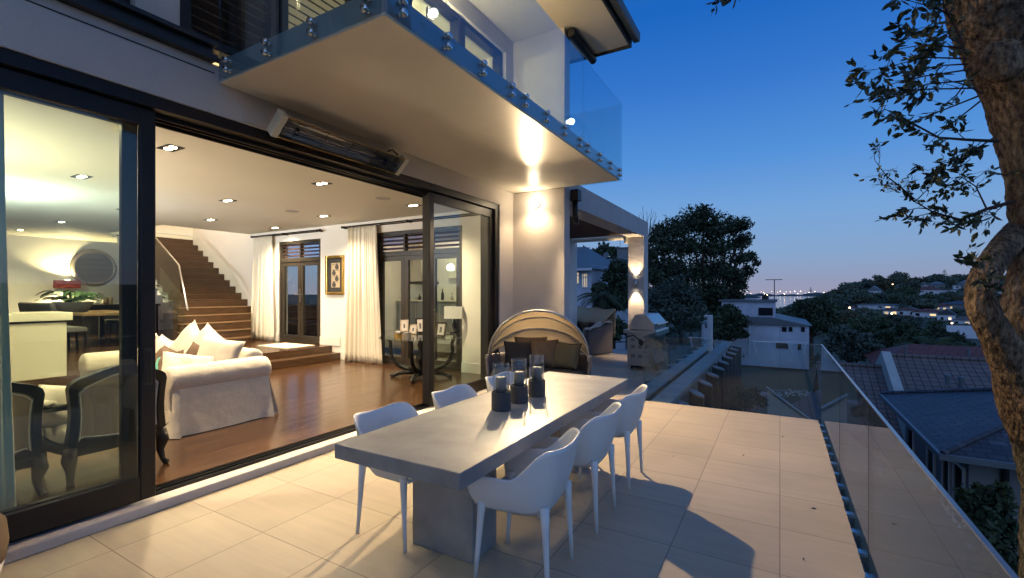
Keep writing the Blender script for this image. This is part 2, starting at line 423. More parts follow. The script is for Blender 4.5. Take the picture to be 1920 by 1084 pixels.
# ================================================================== GROUND, SEA, FAR LAND
def lerp(d, xs, ys): return float(np.interp(d, xs, ys))
def sstep(x, a, b):
    t = min(1, max(0, (x - a) / (b - a))); return t * t * (3 - 2 * t)
def ground_z(x, y):
    d = math.hypot(x, y); q = x / max(y, .1) if y > 0 else (9 if x > 0 else -9)
    b = lerp(d, [0, 8, 14, 30, 55, 120, 400, 700, 1000], [-3.6, -3.4, -2.7, -3.3, -5.0, -8, -12, -15.5, -17])
    h = lerp(d, [0, 100, 150, 210, 300, 380, 520, 900, 1400], [0, 0, 1.5, 6, 15.5, 20, 21, 21, 20])
    left = lerp(d, [0, 12, 30, 60, 150, 400, 900], [1.6, 1.6, 1.4, 2.5, 8, 13, 16])
    return b + sstep(q, .0, .15) * h + sstep(-q, .17, .34) * left + .25 * math.sin(x * .11 + 1) * math.sin(y * .09) * min(1, d / 40)
mb = MB()
rs = [2.5, 5, 7.5, 10, 13, 16, 20, 25, 31, 38, 46, 56, 70, 90, 115, 145, 180, 220, 260, 300, 350, 410, 480, 560, 660, 800, 1000, 1400]
na = 96
for r_ in rs:
    for k in range(na):
        a = 2 * PI * k / na; x, y = r_ * math.sin(a), r_ * math.cos(a)
        mb.v.append((x, y, ground_z(x, y)))
mb.v.append((0, 0, -3.6))
for i in range(len(rs) - 1):
    for k in range(na): mb.f.append((i * na + k, (i + 1) * na + k, (i + 1) * na + (k + 1) % na, i * na + (k + 1) % na))
for k in range(na): mb.f.append((len(mb.v) - 1, k, (k + 1) % na))
structure(mb.build('ground', 'earth', smooth=True), 'dark planted ground falling away from the house to the bay', 'ground')
mb = MB()
mb.grid(lambda u, v: (-3.2 + 15 * u, 12.5 + 24 * v, ground_z(-3.2 + 15 * u, 12.5 + 24 * v) + .05), 16, 24)
structure(mb.build('lawn', 'grass', smooth=True), 'dark green lawn below the terrace in front of the blue lit house', 'lawn')
structure(MB().add([(-6000, 150, -14), (6000, 150, -14), (6000, 8000, -14), (-6000, 8000, -14)], [(0, 1, 2, 3)]).build('sea', 'sea'), 'calm pale water of the bay', 'water')
def coast(name, d0, qa, qb, hs, label, thick=120, seed=1):
    r2 = random.Random(seed); m2 = MB(); n = 90
    ph = [r2.uniform(0, 6) for _ in range(5)]
    def hgt(s):
        e = min(1, s * 12, (1 - s) * 9)
        return e * hs * (.62 + .2 * math.sin(9 * s + ph[0]) + .13 * math.sin(31 * s + ph[1]) + .10 * math.sin(83 * s + ph[2]) + .08 * math.sin(171 * s + ph[3]))
    def fn(u, v):
        q = qa + (qb - qa) * u; dd = d0 + thick * v * 3
        k = math.sin(PI * min(1, v * 1.0)) if v > 0 else 0
        return (q * dd, dd, -14.3 + hgt(u) * k)
    m2.grid(fn, n, 6)
    return structure(m2.build(name, 'coast', smooth=True), label, 'coast')
coast('far_coast', 3600, -.22, .30, 31, 'long low dark coast along the horizon beyond the bay', seed=3)
coast('sand_spit', 1900, -.22, -.022, 15, 'dark wooded spit crossing the bay in front of the far coast', 60, seed=8)

# ================================================================== TERRACE
mb = MB()
mb.prism([(-3.99, -7), (.42, -7), (.42, 7.02), (-1.80, 7.02), (-1.80, 15.1), (-3.2, 15.1), (-3.2, 12.7), (-8.5, 12.7), (-8.5, 7.5), (-3.99, 7.5)], -.22, 0)
structure(mb.build('terrace', 'tile'), 'pale square stone paving of the terrace', 'terrace')
mb = MB(); mb.box(-3.9, .36, -7, 6.95, -4.2, -.225); mb.box(-7, -1.86, 6.955, 15.0, -4.2, -.225)
structure(mb.build('terrace_wall', 'concrete2'), 'concrete retaining wall that carries the terrace', 'wall')
mb = MB(); mb.box(-1.74, -1.44, 7.14, 17.8, -.16, -.06)
tag(mb.build('concrete_ledge', 'concrete', bevel=.008), 'narrow concrete ledge running outside the glass beside the barbecue', 'ledge')
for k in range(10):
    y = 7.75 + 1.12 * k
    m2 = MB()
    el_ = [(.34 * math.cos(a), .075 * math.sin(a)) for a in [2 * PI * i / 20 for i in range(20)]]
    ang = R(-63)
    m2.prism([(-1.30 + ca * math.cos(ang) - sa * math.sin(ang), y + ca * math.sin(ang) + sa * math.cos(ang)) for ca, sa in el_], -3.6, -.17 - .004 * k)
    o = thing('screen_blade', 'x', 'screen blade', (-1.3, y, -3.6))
    m3 = MB(); m3.v = [(q[0], q[1], q[2] - .03 if q[2] > -1 else q[2]) for q in m2.v]; m3.f = m2.f; m3.build('blade_body', 'charcoal', o)  # body colour carries shade below the caps besides its own dark tone
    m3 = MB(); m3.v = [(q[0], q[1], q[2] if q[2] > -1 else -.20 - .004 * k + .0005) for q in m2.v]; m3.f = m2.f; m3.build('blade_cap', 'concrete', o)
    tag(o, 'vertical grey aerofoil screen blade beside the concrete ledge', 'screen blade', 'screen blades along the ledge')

# ================================================================== HOUSE
HX = -3.95
house = thing('house', 'modern rendered house with sliding doors, balcony and warm lit living room', 'house', (-6, 3, 0))
def part(mb, name, m, parent=None, **k): return mb.build(name, m, parent or house, **k)
# outer walls
mb = MB()
mb.box(-4.27, HX, -7, 6.43, 3.055, 3.45)
mb.box(-4.27, HX, 6.43, 7.20, -.1, 3.45)
mb.box(-4.27, HX, -7, -2.6, 0, 3.055)
part(mb, 'facade_wall', 'render')
mb = MB(); mb.box(HX - .001, -3.0, 6.87, 7.09, 0, 3.313); part(mb, 'pier', 'render', bevel=.006)
mb = MB(); mb.box(HX, HX + .006, -7, 2.03, 3.375, 3.382); part(mb, 'wall_groove', 'dark')
mb = MB()
mb.box(-4.27, HX + .004, -7, -1.2, 3.455, 5.9); mb.box(-4.27, HX + .004, 1.50, 1.78, 3.60, 5.9)
mb.box(-4.27, HX + .004, -1.2, 1.5, 5.5, 5.9); mb.box(-4.27, HX + .004, 6.62, 7.2, 3.5, 5.9); mb.box(-4.27, HX + .004, 1.78, 6.62, 5.62, 5.9)
mb.box(HX + .004, -3.0, 6.872, 7.09, 3.318, 5.9)
part(mb, 'upper_wall', 'render')
# ledge under the first floor windows
mb = MB(); mb.box(-4.2, HX + .07, -7, 2.02, 3.455, 3.50); mb.box(-4.2, HX + .04, -7, 2.0, 3.503, 3.555); mb.box(-4.2, HX + .09, -7, 2.0, 3.558, 3.59)
part(mb, 'window_ledge', 'black')
# upper window left of the pilaster
w = part(frame(MB(), -4.15, -4.02, -1.2, 1.498, 3.592, 5.5, .09, 'x'), 'window_frame', 'alu')
part(MB().box(-4.10, -4.09, -1.11, 1.41, 3.69, 5.4), 'pane', 'doorglass', w)
mb = MB()
for i in range(26):
    y = -1.1 + i * .1; mb.tube([(-4.3 + .03 * (i % 2), y, 3.6), (-4.3 + .03 * (i % 2), y, 5.45)], .05, 8)
cu = mb.build('upper_curtain', 'curtain', smooth=True); tag(cu, 'pale curtain behind the upstairs window beside the grey pilaster', 'curtain')
# shutter door beside the balcony
w = part(frame(MB(), -4.12, -4.0, 1.81, 2.62, 3.60, 5.6, .075, 'x'), 'shutter', 'alu')
mb = MB()
for i in range(22):
    z = 3.75 + i * .083; mb.obox((-4.07, 2.215, z), .05, .66, .012, (0, .6, 0))
part(mb, 'louvre_blades', 'alu_in', w)
part(MB().box(-4.18, -4.17, 1.8, 2.7, 3.58, 5.6), 'shutter_backing', 'awning', w)
# upstairs window wall on the balcony
w = part(frame(MB(), -4.15, -4.02, 2.66, 4.28, 3.53, 5.62, .07, 'x'), 'balcony_window', 'alu')
mb = MB()
for i in range(24):
    mb.obox((-4.10, 3.47, 3.65 + i * .082), .045, 1.46, .010, (0, .5, 0))
part(mb, 'blind_slats', 'awning', w)
part(MB().box(-4.25, -4.24, 2.66, 4.28, 3.6, 5.6), 'lit_blind', 'litblind', w)
for (ya, yb) in ((4.30, 5.45), (5.47, 6.60)):
    w = part(frame(MB(), -4.15, -4.0, ya, yb, 3.53, 5.62, .075, 'x'), 'balcony_window', 'alu')
    part(MB().box(-4.09, -4.08, ya + .07, yb - .07, 3.6, 5.55), 'pane', 'doorglass', w)
# upper room behind these windows
mb = MB(); mb.box(-6.6, -6.5, -2, 7.2, 3.5, 5.9); mb.box(-6.5, -4.28, 7.1, 7.2, 3.5, 5.9); mb.box(-6.5, -4.28, -2, -1.9, 3.5, 5.9); mb.box(-6.6, -4.28, -2, 7.2, 5.905, 6.0)
part(mb, 'upper_room', 'white')
point('stair_void_fill', (-13.7, 6.2, 5.3), 110, (1, .80, .55), .2)  # unseen fill light added to even out the stair wall
point('upper_room_lamp', (-5.4, 4.6, 5.5), 160, WARM, .15)
point('upper_room_lamp', (-5.4, .3, 5.4), 160, WARM, .15)
# balcony slab, roof
mb = MB(); mb.box(HX + .001, -2.10, 2.07, 6.868, 3.315, 3.49); slab = part(mb, 'balcony_slab', 'soffit', bevel=.004)
mb = MB(); mb.box(HX + .002, -2.097, 2.066, 2.0695, 3.335, 3.492); mb.box(-2.0995, -2.096, 2.066, 6.868, 3.335, 3.492)
part(mb, 'slab_fascia', 'fascia')
mb = MB(); mb.box(-6.6, -2.24, -7, 7.95, 5.91, 5.96); part(mb, 'roof_soffit', 'soffit')
mb = MB(); mb.box(-6.6, -2.26, -7, 7.93, 5.965, 6.2); mb.box(-2.24, -2.215, -7, 7.97, 5.86, 6.12); mb.box(-6.6, -2.24, 7.95, 7.975, 5.86, 6.12)
part(mb, 'roof_fascia', 'black')
mb = MB(); g = [(-2.212, 6.10), (-2.212, 5.98), (-2.19, 5.95), (-2.10, 5.95), (-2.085, 5.98), (-2.085, 6.10)]
mb.prism(g, -7, 8.02, 'y'); part(mb, 'gutter', 'greyroof')
mb = MB(); mb.tube([(-2.93, 6.95, 5.83), (-2.93, 8.0, 5.83)], .07, 16); part(mb, 'awning_roller', 'black')
# threshold
mb = MB(); mb.box(HX - .14, HX, -7, 6.43, 0.001, .075); part(mb, 'sill', 'sill', bevel=.01)
mb = MB(); mb.box(-4.24, HX - .142, -2.6, 6.43, -.02, .082); mb.box(-4.10, -4.092, -2.6, 6.43, .082, .10); mb.box(-4.165, -4.157, -2.6, 6.43, .082, .10); mb.box(-4.225, -4.217, -2.6, 6.43, .082, .098)
part(mb, 'door_track', 'alu')
# head and jamb frame
mb = MB(); mb.box(-4.26, HX - .02, -2.6, 6.43, 2.965, 3.054); mb.box(-4.10, -4.085, -2.6, 6.43, 2.93, 2.965); mb.box(-4.175, -4.16, -2.6, 6.43, 2.93, 2.965); mb.box(-4.26, -4.24, -2.6, 6.43, 2.92, 2.965)
mb.box(-4.26, HX - .02, 6.33, 6.428, .083, 2.965)
part(mb, 'door_frame', 'alu')
def slider(x, y0, y1, name, st=.095, handle=None):
    """glazed panel in plane x"""
    m2 = MB()
    m2.box(x - .025, x + .025, y0, y0 + st, .102, 2.955); m2.box(x - .025, x + .025, y1 - st, y1, .102, 2.955)
    m2.box(x - .025, x + .025, y0 + st, y1 - st, .102, .265); m2.box(x - .025, x + .025, y0 + st, y1 - st, 2.83, 2.955)
    p = part(m2, name, 'alu', bevel=.004, seg=1)
    part(MB().box(x - .006, x + .006, y0 + st, y1 - st, .255, 2.84), 'pane', 'doorglass', p)
    if handle:
        h = MB(); h.box(x + .025, x + .029, handle - .028, handle + .028, .93, 1.20)
        part(h, 'handle', 'black', p)
        h = MB(); h.box(x + .0292, x + .032, handle - .017, handle + .017, .95, 1.18); part(h, 'handle_inset', 'alu', p)
    return p
slider(-4.045, -.62, 1.655, 'sliding_door', handle=1.605)
slider(-4.13, -.70, 1.575, 'sliding_door')
slider(-4.045, 4.775, 6.33, 'sliding_door', st=.085)
mb = MB(); mb.box(-4.215, -4.09, 4.85, 4.93, .102, 2.955); part(mb, 'interlock_stile', 'alu')
# ---- interior shell
CZ = 3.19
mb = MB(); mb.box(-12.3, -4.27, -3.2, 7.2, CZ, CZ + .12); mb.box(-17.9, -12.3, -3.2, 5.2, CZ, CZ + .12); mb.box(-17.9, -15.2, 5.2, 9.5, CZ, CZ + .12)
part(mb, 'ceiling', 'ceil')
mb = MB(); mb.box(-8.98, -4.24, -3.2, 7.2, .02, .10); part(mb, 'timber_floor', 'wood')
part(MB().box(-17.9, -8.982, -3.2, 9.5, .38, .403), 'raised_floor', 'wood', bevel=.004)
part(MB().box(-8.995, -8.985, -3.2, 7.198, .10, .379), 'step_riser', 'stair')
part(MB().box(-8.984, -8.68, 3.0, 7.198, .101, .254), 'step', 'stair', bevel=.006)
mb = MB()
D1, D2 = (-11.0, -9.39), (-7.57, -5.27)
for a, b in ((-15.2, D1[0]), (D1[1], D2[0]), (D2[1], -4.27)): mb.box(a, b, 7.2, 7.45, .02, CZ)
mb.box(D1[0], D1[1], 7.2, 7.45, 2.91, CZ); mb.box(D2[0], D2[1], 7.2, 7.45, 2.92, CZ); mb.box(D1[0], D1[1], 7.2, 7.45, .02, .40)
mb.box(-15.2, -12.3, 7.2, 7.45, CZ + .001, 6)
part(mb, 'end_wall', 'white')
mb = MB(); mb.box(-18.0, -17.9, -3.2, 9.5, .02, CZ); mb.box(-17.9, -4.27, -3.3, -3.2, .02, CZ); mb.box(-17.9, -15.2, 9.5, 9.6, .02, CZ)
mb.box(-12.3, -12.2, 5.2, 7.2, CZ + .13, 6); mb.box(-15.3, -15.2, 4.9, 7.45, CZ + .13, 6); mb.box(-15.2, -12.3, 4.9, 5.0, CZ + .13, 6); mb.box(-15.3, -12.2, 4.9, 7.45, 6.0, 6.1)
part(mb, 'inner_wall', 'white')
mb = MB()
for a, b, z in ((-12.2, D1[0], .403), (D1[1], -8.69, .403), (-8.67, D2[0], .10), (D2[1], -4.28, .10)): part(MB().box(a, b, 7.175, 7.2, z, z + .19), 'skirting', 'trimwhite', bevel=.004)
part(MB().box(-17.9, -17.875, -3.2, 9.5, .403, .59), 'skirting', 'trimwhite', bevel=.004)
# french doors
def french(x0, x1, z0, z1, leaves, side=0):
    fr = part(frame(MB(), x0, x1, 7.22, 7.34, z0, z1, .07, 'y'), 'french_door', 'alu_in')
    ztr = z1 - .42
    part(MB().box(x0 + .07, x1 - .07, 7.225, 7.335, ztr - .10, ztr), 'transom', 'alu_in', fr)
    L_ = x0 + .07; wd = (x1 - x0 - .14) / leaves
    for i in range(leaves):
        a, b = L_ + i * wd, L_ + (i + 1) * wd
        part(frame(MB(), a + .004, b - .004, 7.24, 7.30, z0 + .075, ztr - .104, .095, 'y'), 'door_leaf', 'alu_in', fr)
        part(MB().box(a + .1, b - .1, 7.265, 7.275, z0 + .17, ztr - .2), 'pane', 'doorglass', fr)
        m2 = MB()
        for k in range(4): m2.obox(((a + b) / 2, 7.28, ztr + .06 + k * .085), wd - .05, .085, .014, (.5, 0, 0))
        part(m2, 'louvre', 'stair', fr)
        part(MB().box(b - .02, b + .02, 7.23, 7.33, ztr, z1 - .07), 'mullion', 'alu_in', fr)
    hx = L_ + wd * (1 if leaves == 2 else 2)
    m2 = MB(); m2.box(hx - .022, hx + .022, 7.225, 7.24, z0 + .98, z0 + 1.32); m2.tube([(hx, 7.235, z0 + 1.18), (hx, 7.18, z0 + 1.18), (hx + .13, 7.18, z0 + 1.18)], .011, 8); m2.tube([(hx, 7.235, z0 + 1.18), (hx, 7.18, z0 + 1.18), (hx - .13, 7.18, z0 + 1.18)], .011, 8)
    part(m2, 'door_handle', 'steel', fr)
    return fr
french(D1[0], D1[1], .405, 2.908, 2)
french(D2[0], D2[1], .102, 2.918, 3)
# kitchen wing across the small court, seen through the second pair
KF = .40
mb = MB(); mb.box(-11.2, -11.1, 8.8, 12.1, -.1, 3.4); mb.box(-5.0, -4.9, 8.8, 12.1, -.1, 3.4); mb.box(-11.1, -5.0, 12.0, 12.1, -.1, 3.4); mb.box(-11.2, -4.9, 8.8, 12.1, 3.4, 3.5); mb.box(-11.1, -5.0, 8.8, 8.9, 2.9, 3.4)
part(mb, 'kitchen_wall', 'white')
part(MB().box(-11.1, -5.0, 8.8, 12.0, .2, KF), 'kitchen_floor', 'sill')
kt = thing('kitchen_counter', 'pale kitchen counter with dark cupboards beyond the glazed doors', 'counter', (-8, 11.6, KF))
MB().box(-11.0, -5.1, 11.35, 11.99, 1.36, 1.40).build('worktop', 'lacquer', kt, bevel=.006)
MB().box(-10.95, -5.15, 11.4, 11.98, KF + .002, 1.359).build('cupboard', 'housegrey', kt, bevel=.004)
for i in range(11): MB().box(-10.7 + i * .5, -10.68 + i * .5, 11.38, 11.399, .6, 1.3).build('handle', 'steel', kt)
MB().box(-9.2, -5.15, 11.75, 11.985, 2.1, 2.8).build('wall_cupboard', 'lacquer', kt, bevel=.004)
hd = thing('range_hood', 'steel range hood on the kitchen wall beyond the glazed doors', 'range hood', (-10.2, 11.8, 2.1))
MB().prism([(-10.65, 2.0), (-9.75, 2.0), (-9.75, 2.06), (-10.0, 2.3), (-10.0, 3.39), (-10.4, 3.39), (-10.4, 2.3), (-10.65, 2.06)], 11.45, 11.99, 'y').build('hood_body', 'steel', hd, bevel=.005)
MB().box(-10.68, -9.72, 11.42, 11.99, 1.92, 1.998).build('hood_rim', 'black', hd)
point('kitchen_lamp', (-8.4, 10.3, 3.1), 120, (1, .82, .60), .2)
for i in range(9):
    x = -10.6 + i * .42 + random.uniform(-.1, .1); h = random.uniform(.14, .38)
    b = thing(['kitchen_jar', 'bottle'][i % 2], '%s standing on the kitchen counter seen through the glazed doors' % ['small dark jar', 'slim dark bottle'][i % 2], ['jar', 'bottle'][i % 2], (x, 11.6, 1.4), ['jars on the kitchen counter', 'bottles on the kitchen counter'][i % 2])
    MB().lathe([(.001, 0), (.05, 0), (.05, h * .6), (.02, h * .8), (.02, h), (.001, h)], (x, 11.6, 1.401), 12).build('vessel', 'black' if i % 2 else 'steel', b, smooth=True)
    MB().lathe([(.001, h + .001), (.024, h + .001), (.024, h + .02), (.001, h + .02)], (x, 11.6, 1.401), 12).build('lid', 'alu_in', b)
# court outside the glazed doors
part(MB().box(-16, -4.9, 7.46, 8.79, -.1, .06), 'courtyard_paving', 'tile')
cs = thing('courtyard_sofa', 'dark blue outdoor sofa beyond the first glazed doors', 'sofa', (-14, 9.6, .36))
MB().box(-16, -12.4, 8.9, 9.8, .3, .75).build('seat', 'charcoal', cs, bevel=.05)
MB().box(-16, -12.4, 9.6, 9.85, .75, 1.25).build('backrest', 'charcoal', cs, bevel=.06)

# ================================================================== BALUSTRADES
def standoff(mb, p, n):
    p, n = Vector(p), Vector(n)
    mb.tube([p, p + n * .022, p + n * .030], [.027, .027, .020], 14)
    mb.tube([p - n * .05, p], .014, 8)
bal = thing('balcony_balustrade', 'frameless glass balustrade fixed to the balcony edge with steel buttons', 'balustrade', (-2.1, 4.4, 3.3))
panels = [('y', -3.88, -2.10, 2.035), ('x', 2.05, 3.655, -2.055), ('x', 3.67, 5.275, -2.055), ('x', 5.29, 6.85, -2.055)]
for ax, a, b, c in panels:
    g = MB()
    if ax == 'y': g.box(a, b, c - .0065, c + .0065, 3.30, 4.45)
    else: g.box(c - .0065, c + .0065, a, b, 3.30, 4.45)
    gp = g.build('glass_panel', 'railglass', bal)
    k = 4
    for i in range(k):
        s_ = a + .12 + (b - a - .24) * i / (k - 1)
        for z in (3.36, 3.435):
            m2 = MB(); standoff(m2, (s_, c - .0065, z) if ax == 'y' else (c + .0065, s_, z), (0, -1, 0) if ax == 'y' else (1, 0, 0))
            m2.build('fixing_button', 'chrome', gp, smooth=True)
MB().box(-3.0, -2.07, 6.846, 6.858, 3.30, 4.45).build('glass_panel', 'railglass', bal)
mb = MB(); mb.box(-2.08, -2.045, 2.02, 2.05, 3.30, 4.44); mb.build('corner_clip', 'alu', bal) if False else None

rb = thing('terrace_balustrade', 'long frameless glass balustrade along the open side of the terrace', 'balustrade', (.45, 3, 0))
ys = [-3.2, -.9, 1.35, 3.42, 4.93, 7.03]
for a, b in zip(ys[:-1], ys[1:]):
    MB().box(.452, .465, a + .006, b - .006, -.17, .955).build('glass_panel', 'railglass', rb)
y = -2.9
while y < 7:
    mb = MB(); mb.box(.421, .452, y - .03, y + .03, -.10, -.055); mb.tube([(.44, y, -.078), (.49, y, -.078)], .018, 10); mb.build('glass_clamp', 'steel', rb); y += .30
MB().box(.50, .56, -7, 7.05, -.24, -.11).build('base_channel', 'alu', rb)
MB().box(.4515, .4655, -3.2, 7.03, .956, .962).build('top_edge', 'steel', rb)
for y in ys[1:-1]: MB().box(.4510, .4660, y - .0045, y + .0045, -.17, .9555).build('panel_joint', 'black', rb)
fb = thing('far_balustrade', 'frameless glass balustrade across the far end of the terrace paving', 'balustrade', (-.6, 7.05, 0))
for a, b in ((-1.78, -.70), (-.69, .43)):
    MB().box(a, b, 7.045, 7.058, -.10, .955).build('glass_panel', 'railglass', fb)
MB().box(.434, .450, 7.043, 7.060, -.3, .955).build('corner_joint', 'railglass', fb)
sb = thing('barbecue_balustrade', 'frameless glass balustrade between the barbecue and the concrete ledge', 'balustrade', (-1.79, 11, 0))
ys = [7.06, 9.0, 10.8, 12.7, 14.65]
for a, b in zip(ys[:-1], ys[1:]): MB().box(-1.795, -1.782, a + .006, b - .006, -.10, .955).build('glass_panel', 'railglass', sb)
mb = MB(); mb.box(-1.93, -1.72, 14.66, 14.86, -.1, .97)
tag(mb.build('white_post', 'housewhite', bevel=.008), 'short white post at the end of the glass beyond the barbecue', 'post')

# ================================================================== PERGOLA with column lamp
pg = thing('pergola', 'rendered beam and column portal with a dark fabric awning stretched behind', 'pergola', (-3.0, 12.1, 0))
MB().box(-3.42, -3.0, 7.092, 12.35, 3.065, 3.48).build('beam', 'render', pg, bevel=.006)
MB().box(-3.42, -3.003, 11.94, 12.347, 0.001, 3.064).build('column', 'render', pg, bevel=.006)
MB().box(-7.2, -3.43, 7.46, 11.7, 3.10, 3.115).build('awning_fabric', 'awning', pg)
mb = MB(); mb.tube([(-7.2, 11.85, 3.08), (-3.46, 11.85, 3.08)], .085, 16); mb.box(-3.47, -3.42, 11.75, 11.95, 2.9, 3.16); mb.build('awning_cassette', 'soffit', pg)
dp = thing('rain_downpipe', 'black rainwater head and bent pipe beside the rendered pier', 'downpipe', (-2.95, 7.15, 3.2))
MB().box(-2.995, -2.86, 7.10, 7.26, 3.14, 3.32).build('rain_head', 'alu', dp, bevel=.006)
MB().tube([(-2.945, 7.19, 3.14), (-2.945, 7.19, 2.92), (-2.95, 7.24, 2.84), (-2.98, 7.34, 2.80)], .045, 14).build('pipe', 'alu', dp, smooth=True)

# ================================================================== OUTDOOR LAMPS
def wall_lamp(name, label, x, y, z, n, pw_up, pw_dn, h=.16, up_ang=100, dn_ang=120):
    """short up-and-down cylinder held off a wall whose outward normal is n"""
    n = Vector(n); t = thing(name, label, 'wall lamp', (x, y, z)); c = Vector((x, y, z)) + n * .085
    m2 = MB(); m2.tube([c + Vector((0, 0, -h / 2)), c + Vector((0, 0, h / 2))], .038, 18, caps=False); m2.build('barrel', 'steel', t, smooth=True, solid=.004)
    m2 = MB(); m2.obox(Vector((x, y, z)) + n * .012, .07 if n.y else .02, .02 if n.y else .07, .10); m2.tube([Vector((x, y, z)) + n * .02, c - n * .036], .012, 8); m2.build('bracket', 'steel', t)
    for s_ in (1, -1):
        m2 = MB(); m2.tube([c + Vector((0, 0, s_ * (h / 2 - .030))), c + Vector((0, 0, s_ * (h / 2 - .022)))], .032, 16); m2.build('lens', 'bulbhot', t)
    if pw_up: spot(name + '_light', c + Vector((0, 0, h / 2 - .015)), pw_up, c + Vector((0, 0, 2)), up_ang, .5, rad=.02)
    if pw_dn: spot(name + '_light', c + Vector((0, 0, -h / 2 + .015)), pw_dn, c + Vector((0, 0, -2)), dn_ang, .6, rad=.02)
    return t
pl_ = thing('pier_lamp', 'bright round wall lamp high on the rendered pier under the balcony', 'wall lamp', (-3.50, 6.87, 3.10))
MB().tube([(-3.50, 6.869, 3.10), (-3.50, 6.84, 3.10)], [.075, .07], 24).build('back_plate', 'steel', pl_, smooth=False)
MB().ball((-3.50, 6.785, 3.10), .07, n=20, m=14).build('globe', 'bulbhot', pl_, smooth=True)

point('pier_glow', (-3.50, 6.69, 3.09), 3.5, WARM, .04)
spot('pier_flood', (-3.50, 6.64, 3.03), 1050, (-1.5, 3.8, 0), 108, .45, WARM, .03)
spot('pier_flood', (-3.50, 6.70, 3.03), 32, (-3.45, 6.9, 0), 150, .8, WARM, .03)
wall_lamp('column_lamp', 'small up and down wall lamp halfway up the pergola column', -3.21, 11.94, 1.86, (0, -1, 0), 80, 90, .2, 70, 70)
bl = thing('balcony_lamp', 'glaring lamp on the wall between the upstairs windows', 'wall lamp', (-3.94, 4.66, 5.22))
MB().box(-3.945, -3.90, 4.60, 4.72, 5.15, 5.29).build('back_plate', 'steel', bl, bevel=.005)
MB().ball((-3.86, 4.66, 5.22), .05).build('globe', 'bulbhot', bl, smooth=True)
point('balcony_lamp_light', (-3.78, 4.66, 5.22), 100, WARM, .05)

# ================================================================== CEILING LIGHTS
def downlight(loc, label):
    t = thing('downlight', label, 'downlight', loc, 'square twin downlights in the living room ceiling')
    x, y, z = loc
    m2 = frame(MB(), x - .13, x + .13, y - .075, y + .075, z - .006, z - .0005, .014, 'x') if False else MB()
    m2.box(x - .13, x + .13, y - .08, y - .062, z - .008, z - .0005); m2.box(x - .13, x + .13, y + .062, y + .08, z - .008, z - .0005)
    m2.box(x - .13, x - .115, y - .062, y + .062, z - .008, z - .0005); m2.box(x + .115, x + .13, y - .062, y + .062, z - .008, z - .0005)
    m2.build('trim', 'alu', t)
    MB().box(x - .115, x + .115, y - .062, y + .062, z - .004, z - .001).build('reflector_tray', 'chrome', t)
    for s_ in (-.055, .055):
        MB().lathe([(.001, -.010), (.036, -.010), (.036, -.0045), (.001, -.0045)], (x + s_, y, z), 16).build('bulb', 'bulb', t)
    spot('ceiling_spot', (x, y, z - .03), DL, (x, y, 0), 140, .9, (1, .78, .50), .05)
DL = 390
DOWN = [((319, 277), 'nearest to the open sliding door'), ((603, 344), 'just inside the open doorway above the sofa arm'), ((427, 376), 'in the middle of the ceiling above the sofa'),
        ((395, 412), 'in front of the stair opening'), ((607, 405), 'in front of the framed picture wall'), ((516, 427), 'above the step up to the glazed doors'),
        ((775, 385), 'above the round glass table'), ((153, 331), 'seen through the sliding pane, the largest one there'), ((232, 392), 'seen through the sliding pane beside its frame'),
        ((115, 416), 'seen through the sliding pane above the mirror'), ((38, 431), 'seen through the sliding pane beside the white curtain')]
for (u, v), l in DOWN:
    p = at(u, v, z=CZ)
    downlight((round(p.x, 2), round(p.y, 2), CZ), 'square twin downlight ' + l)
for x, y in ((-4.9, .9), (-4.9, 2.9)):  # extra unseen beams added to light the paving through the doors
    spot('ceiling_spot', (x, y, CZ - .03), 110, (x + 2.4, y + .5, 0), 110, .7, (1, .80, .52), .05)
for x, y in ((-5.5, .2), (-6.5, -1.6)):  # extra unseen beams added to brighten the room, without fittings
    spot('ceiling_spot', (x, y, CZ - .03), DL, (x, y, 0), 140, .9, (1, .78, .50), .05)
for (u, v), l in (((548, 396), 'round flush ceiling speaker nearer the stairs'), ((718, 372), 'round flush ceiling speaker above the round glass table')):
    p = at(u, v, z=CZ)
    o = MB().lathe([(.001, -.006), (.115, -.006), (.125, -.001), (.001, -.001)], p, 28).build('ceiling_speaker', 'sill'); tag(o, l, 'speaker')

# ================================================================== LIVING ROOM
FZ, PZ = .10, .403
# stair: splayed solid lower flight, folded upper flight, glass and rail
st = thing('staircase', 'dark timber staircase climbing from the raised floor', 'staircase', (-11.5, 6, PZ))
g, rz = .28, .175
mb = MB()
kR, kL = .5838 / .9889, .5042 / 1.1266
for i in range(5):
    x0 = -10.95 - g * i; z = PZ + rz * (i + 1)
    yl, yr = -x0 * kL, min(7.19, -x0 * kR)
    x1 = -12.4
    mb.prism([(x0, yl), (x0, yr), (x1, 7.19), (x1, 5.45)], PZ + rz * i + (.001 if i == 0 else .0005), z)
mb.build('lower_steps', 'stair', st, bevel=.006)
mb = MB()
for i in range(5):
    x0 = -10.95 - g * i; z = PZ + rz * (i + 1)
    mb.obox((x0 + .008, (-x0 * kL - x0 * kR) / 2, z - .012), .016, x0 * (kL - kR), .016)
mb.build('nosing', 'oak', st)
mb = MB(); m3 = MB()
for i in range(12):
    x0 = -12.35 - g * i; z = PZ + rz * 5 + rz * (i + 1)
    mb.box(x0 - g - .03, x0, 5.46, 7.19, z - .045, z)
    mb.box(x0 - .028, x0 - .002, 5.46, 7.19, z - rz + .0005, z - .0455)
    m3.box(x0 - g - .02, x0 - .03, 5.47, 7.18, z - rz - .06, z - .046) if i else None
mb.build('upper_steps', 'stair', st, bevel=.004)
m3.build('folded_underside', 'white', st)
dx, dz = -g * 11, rz * 11
mb = MB(); xa, za = -12.0, PZ + rz * 5
mb.prism([(xa, za - .28), (xa, za + .92), (xa + dx, za + dz + .92), (xa + dx, za + dz - .28)], 5.415, 5.43, 'y')
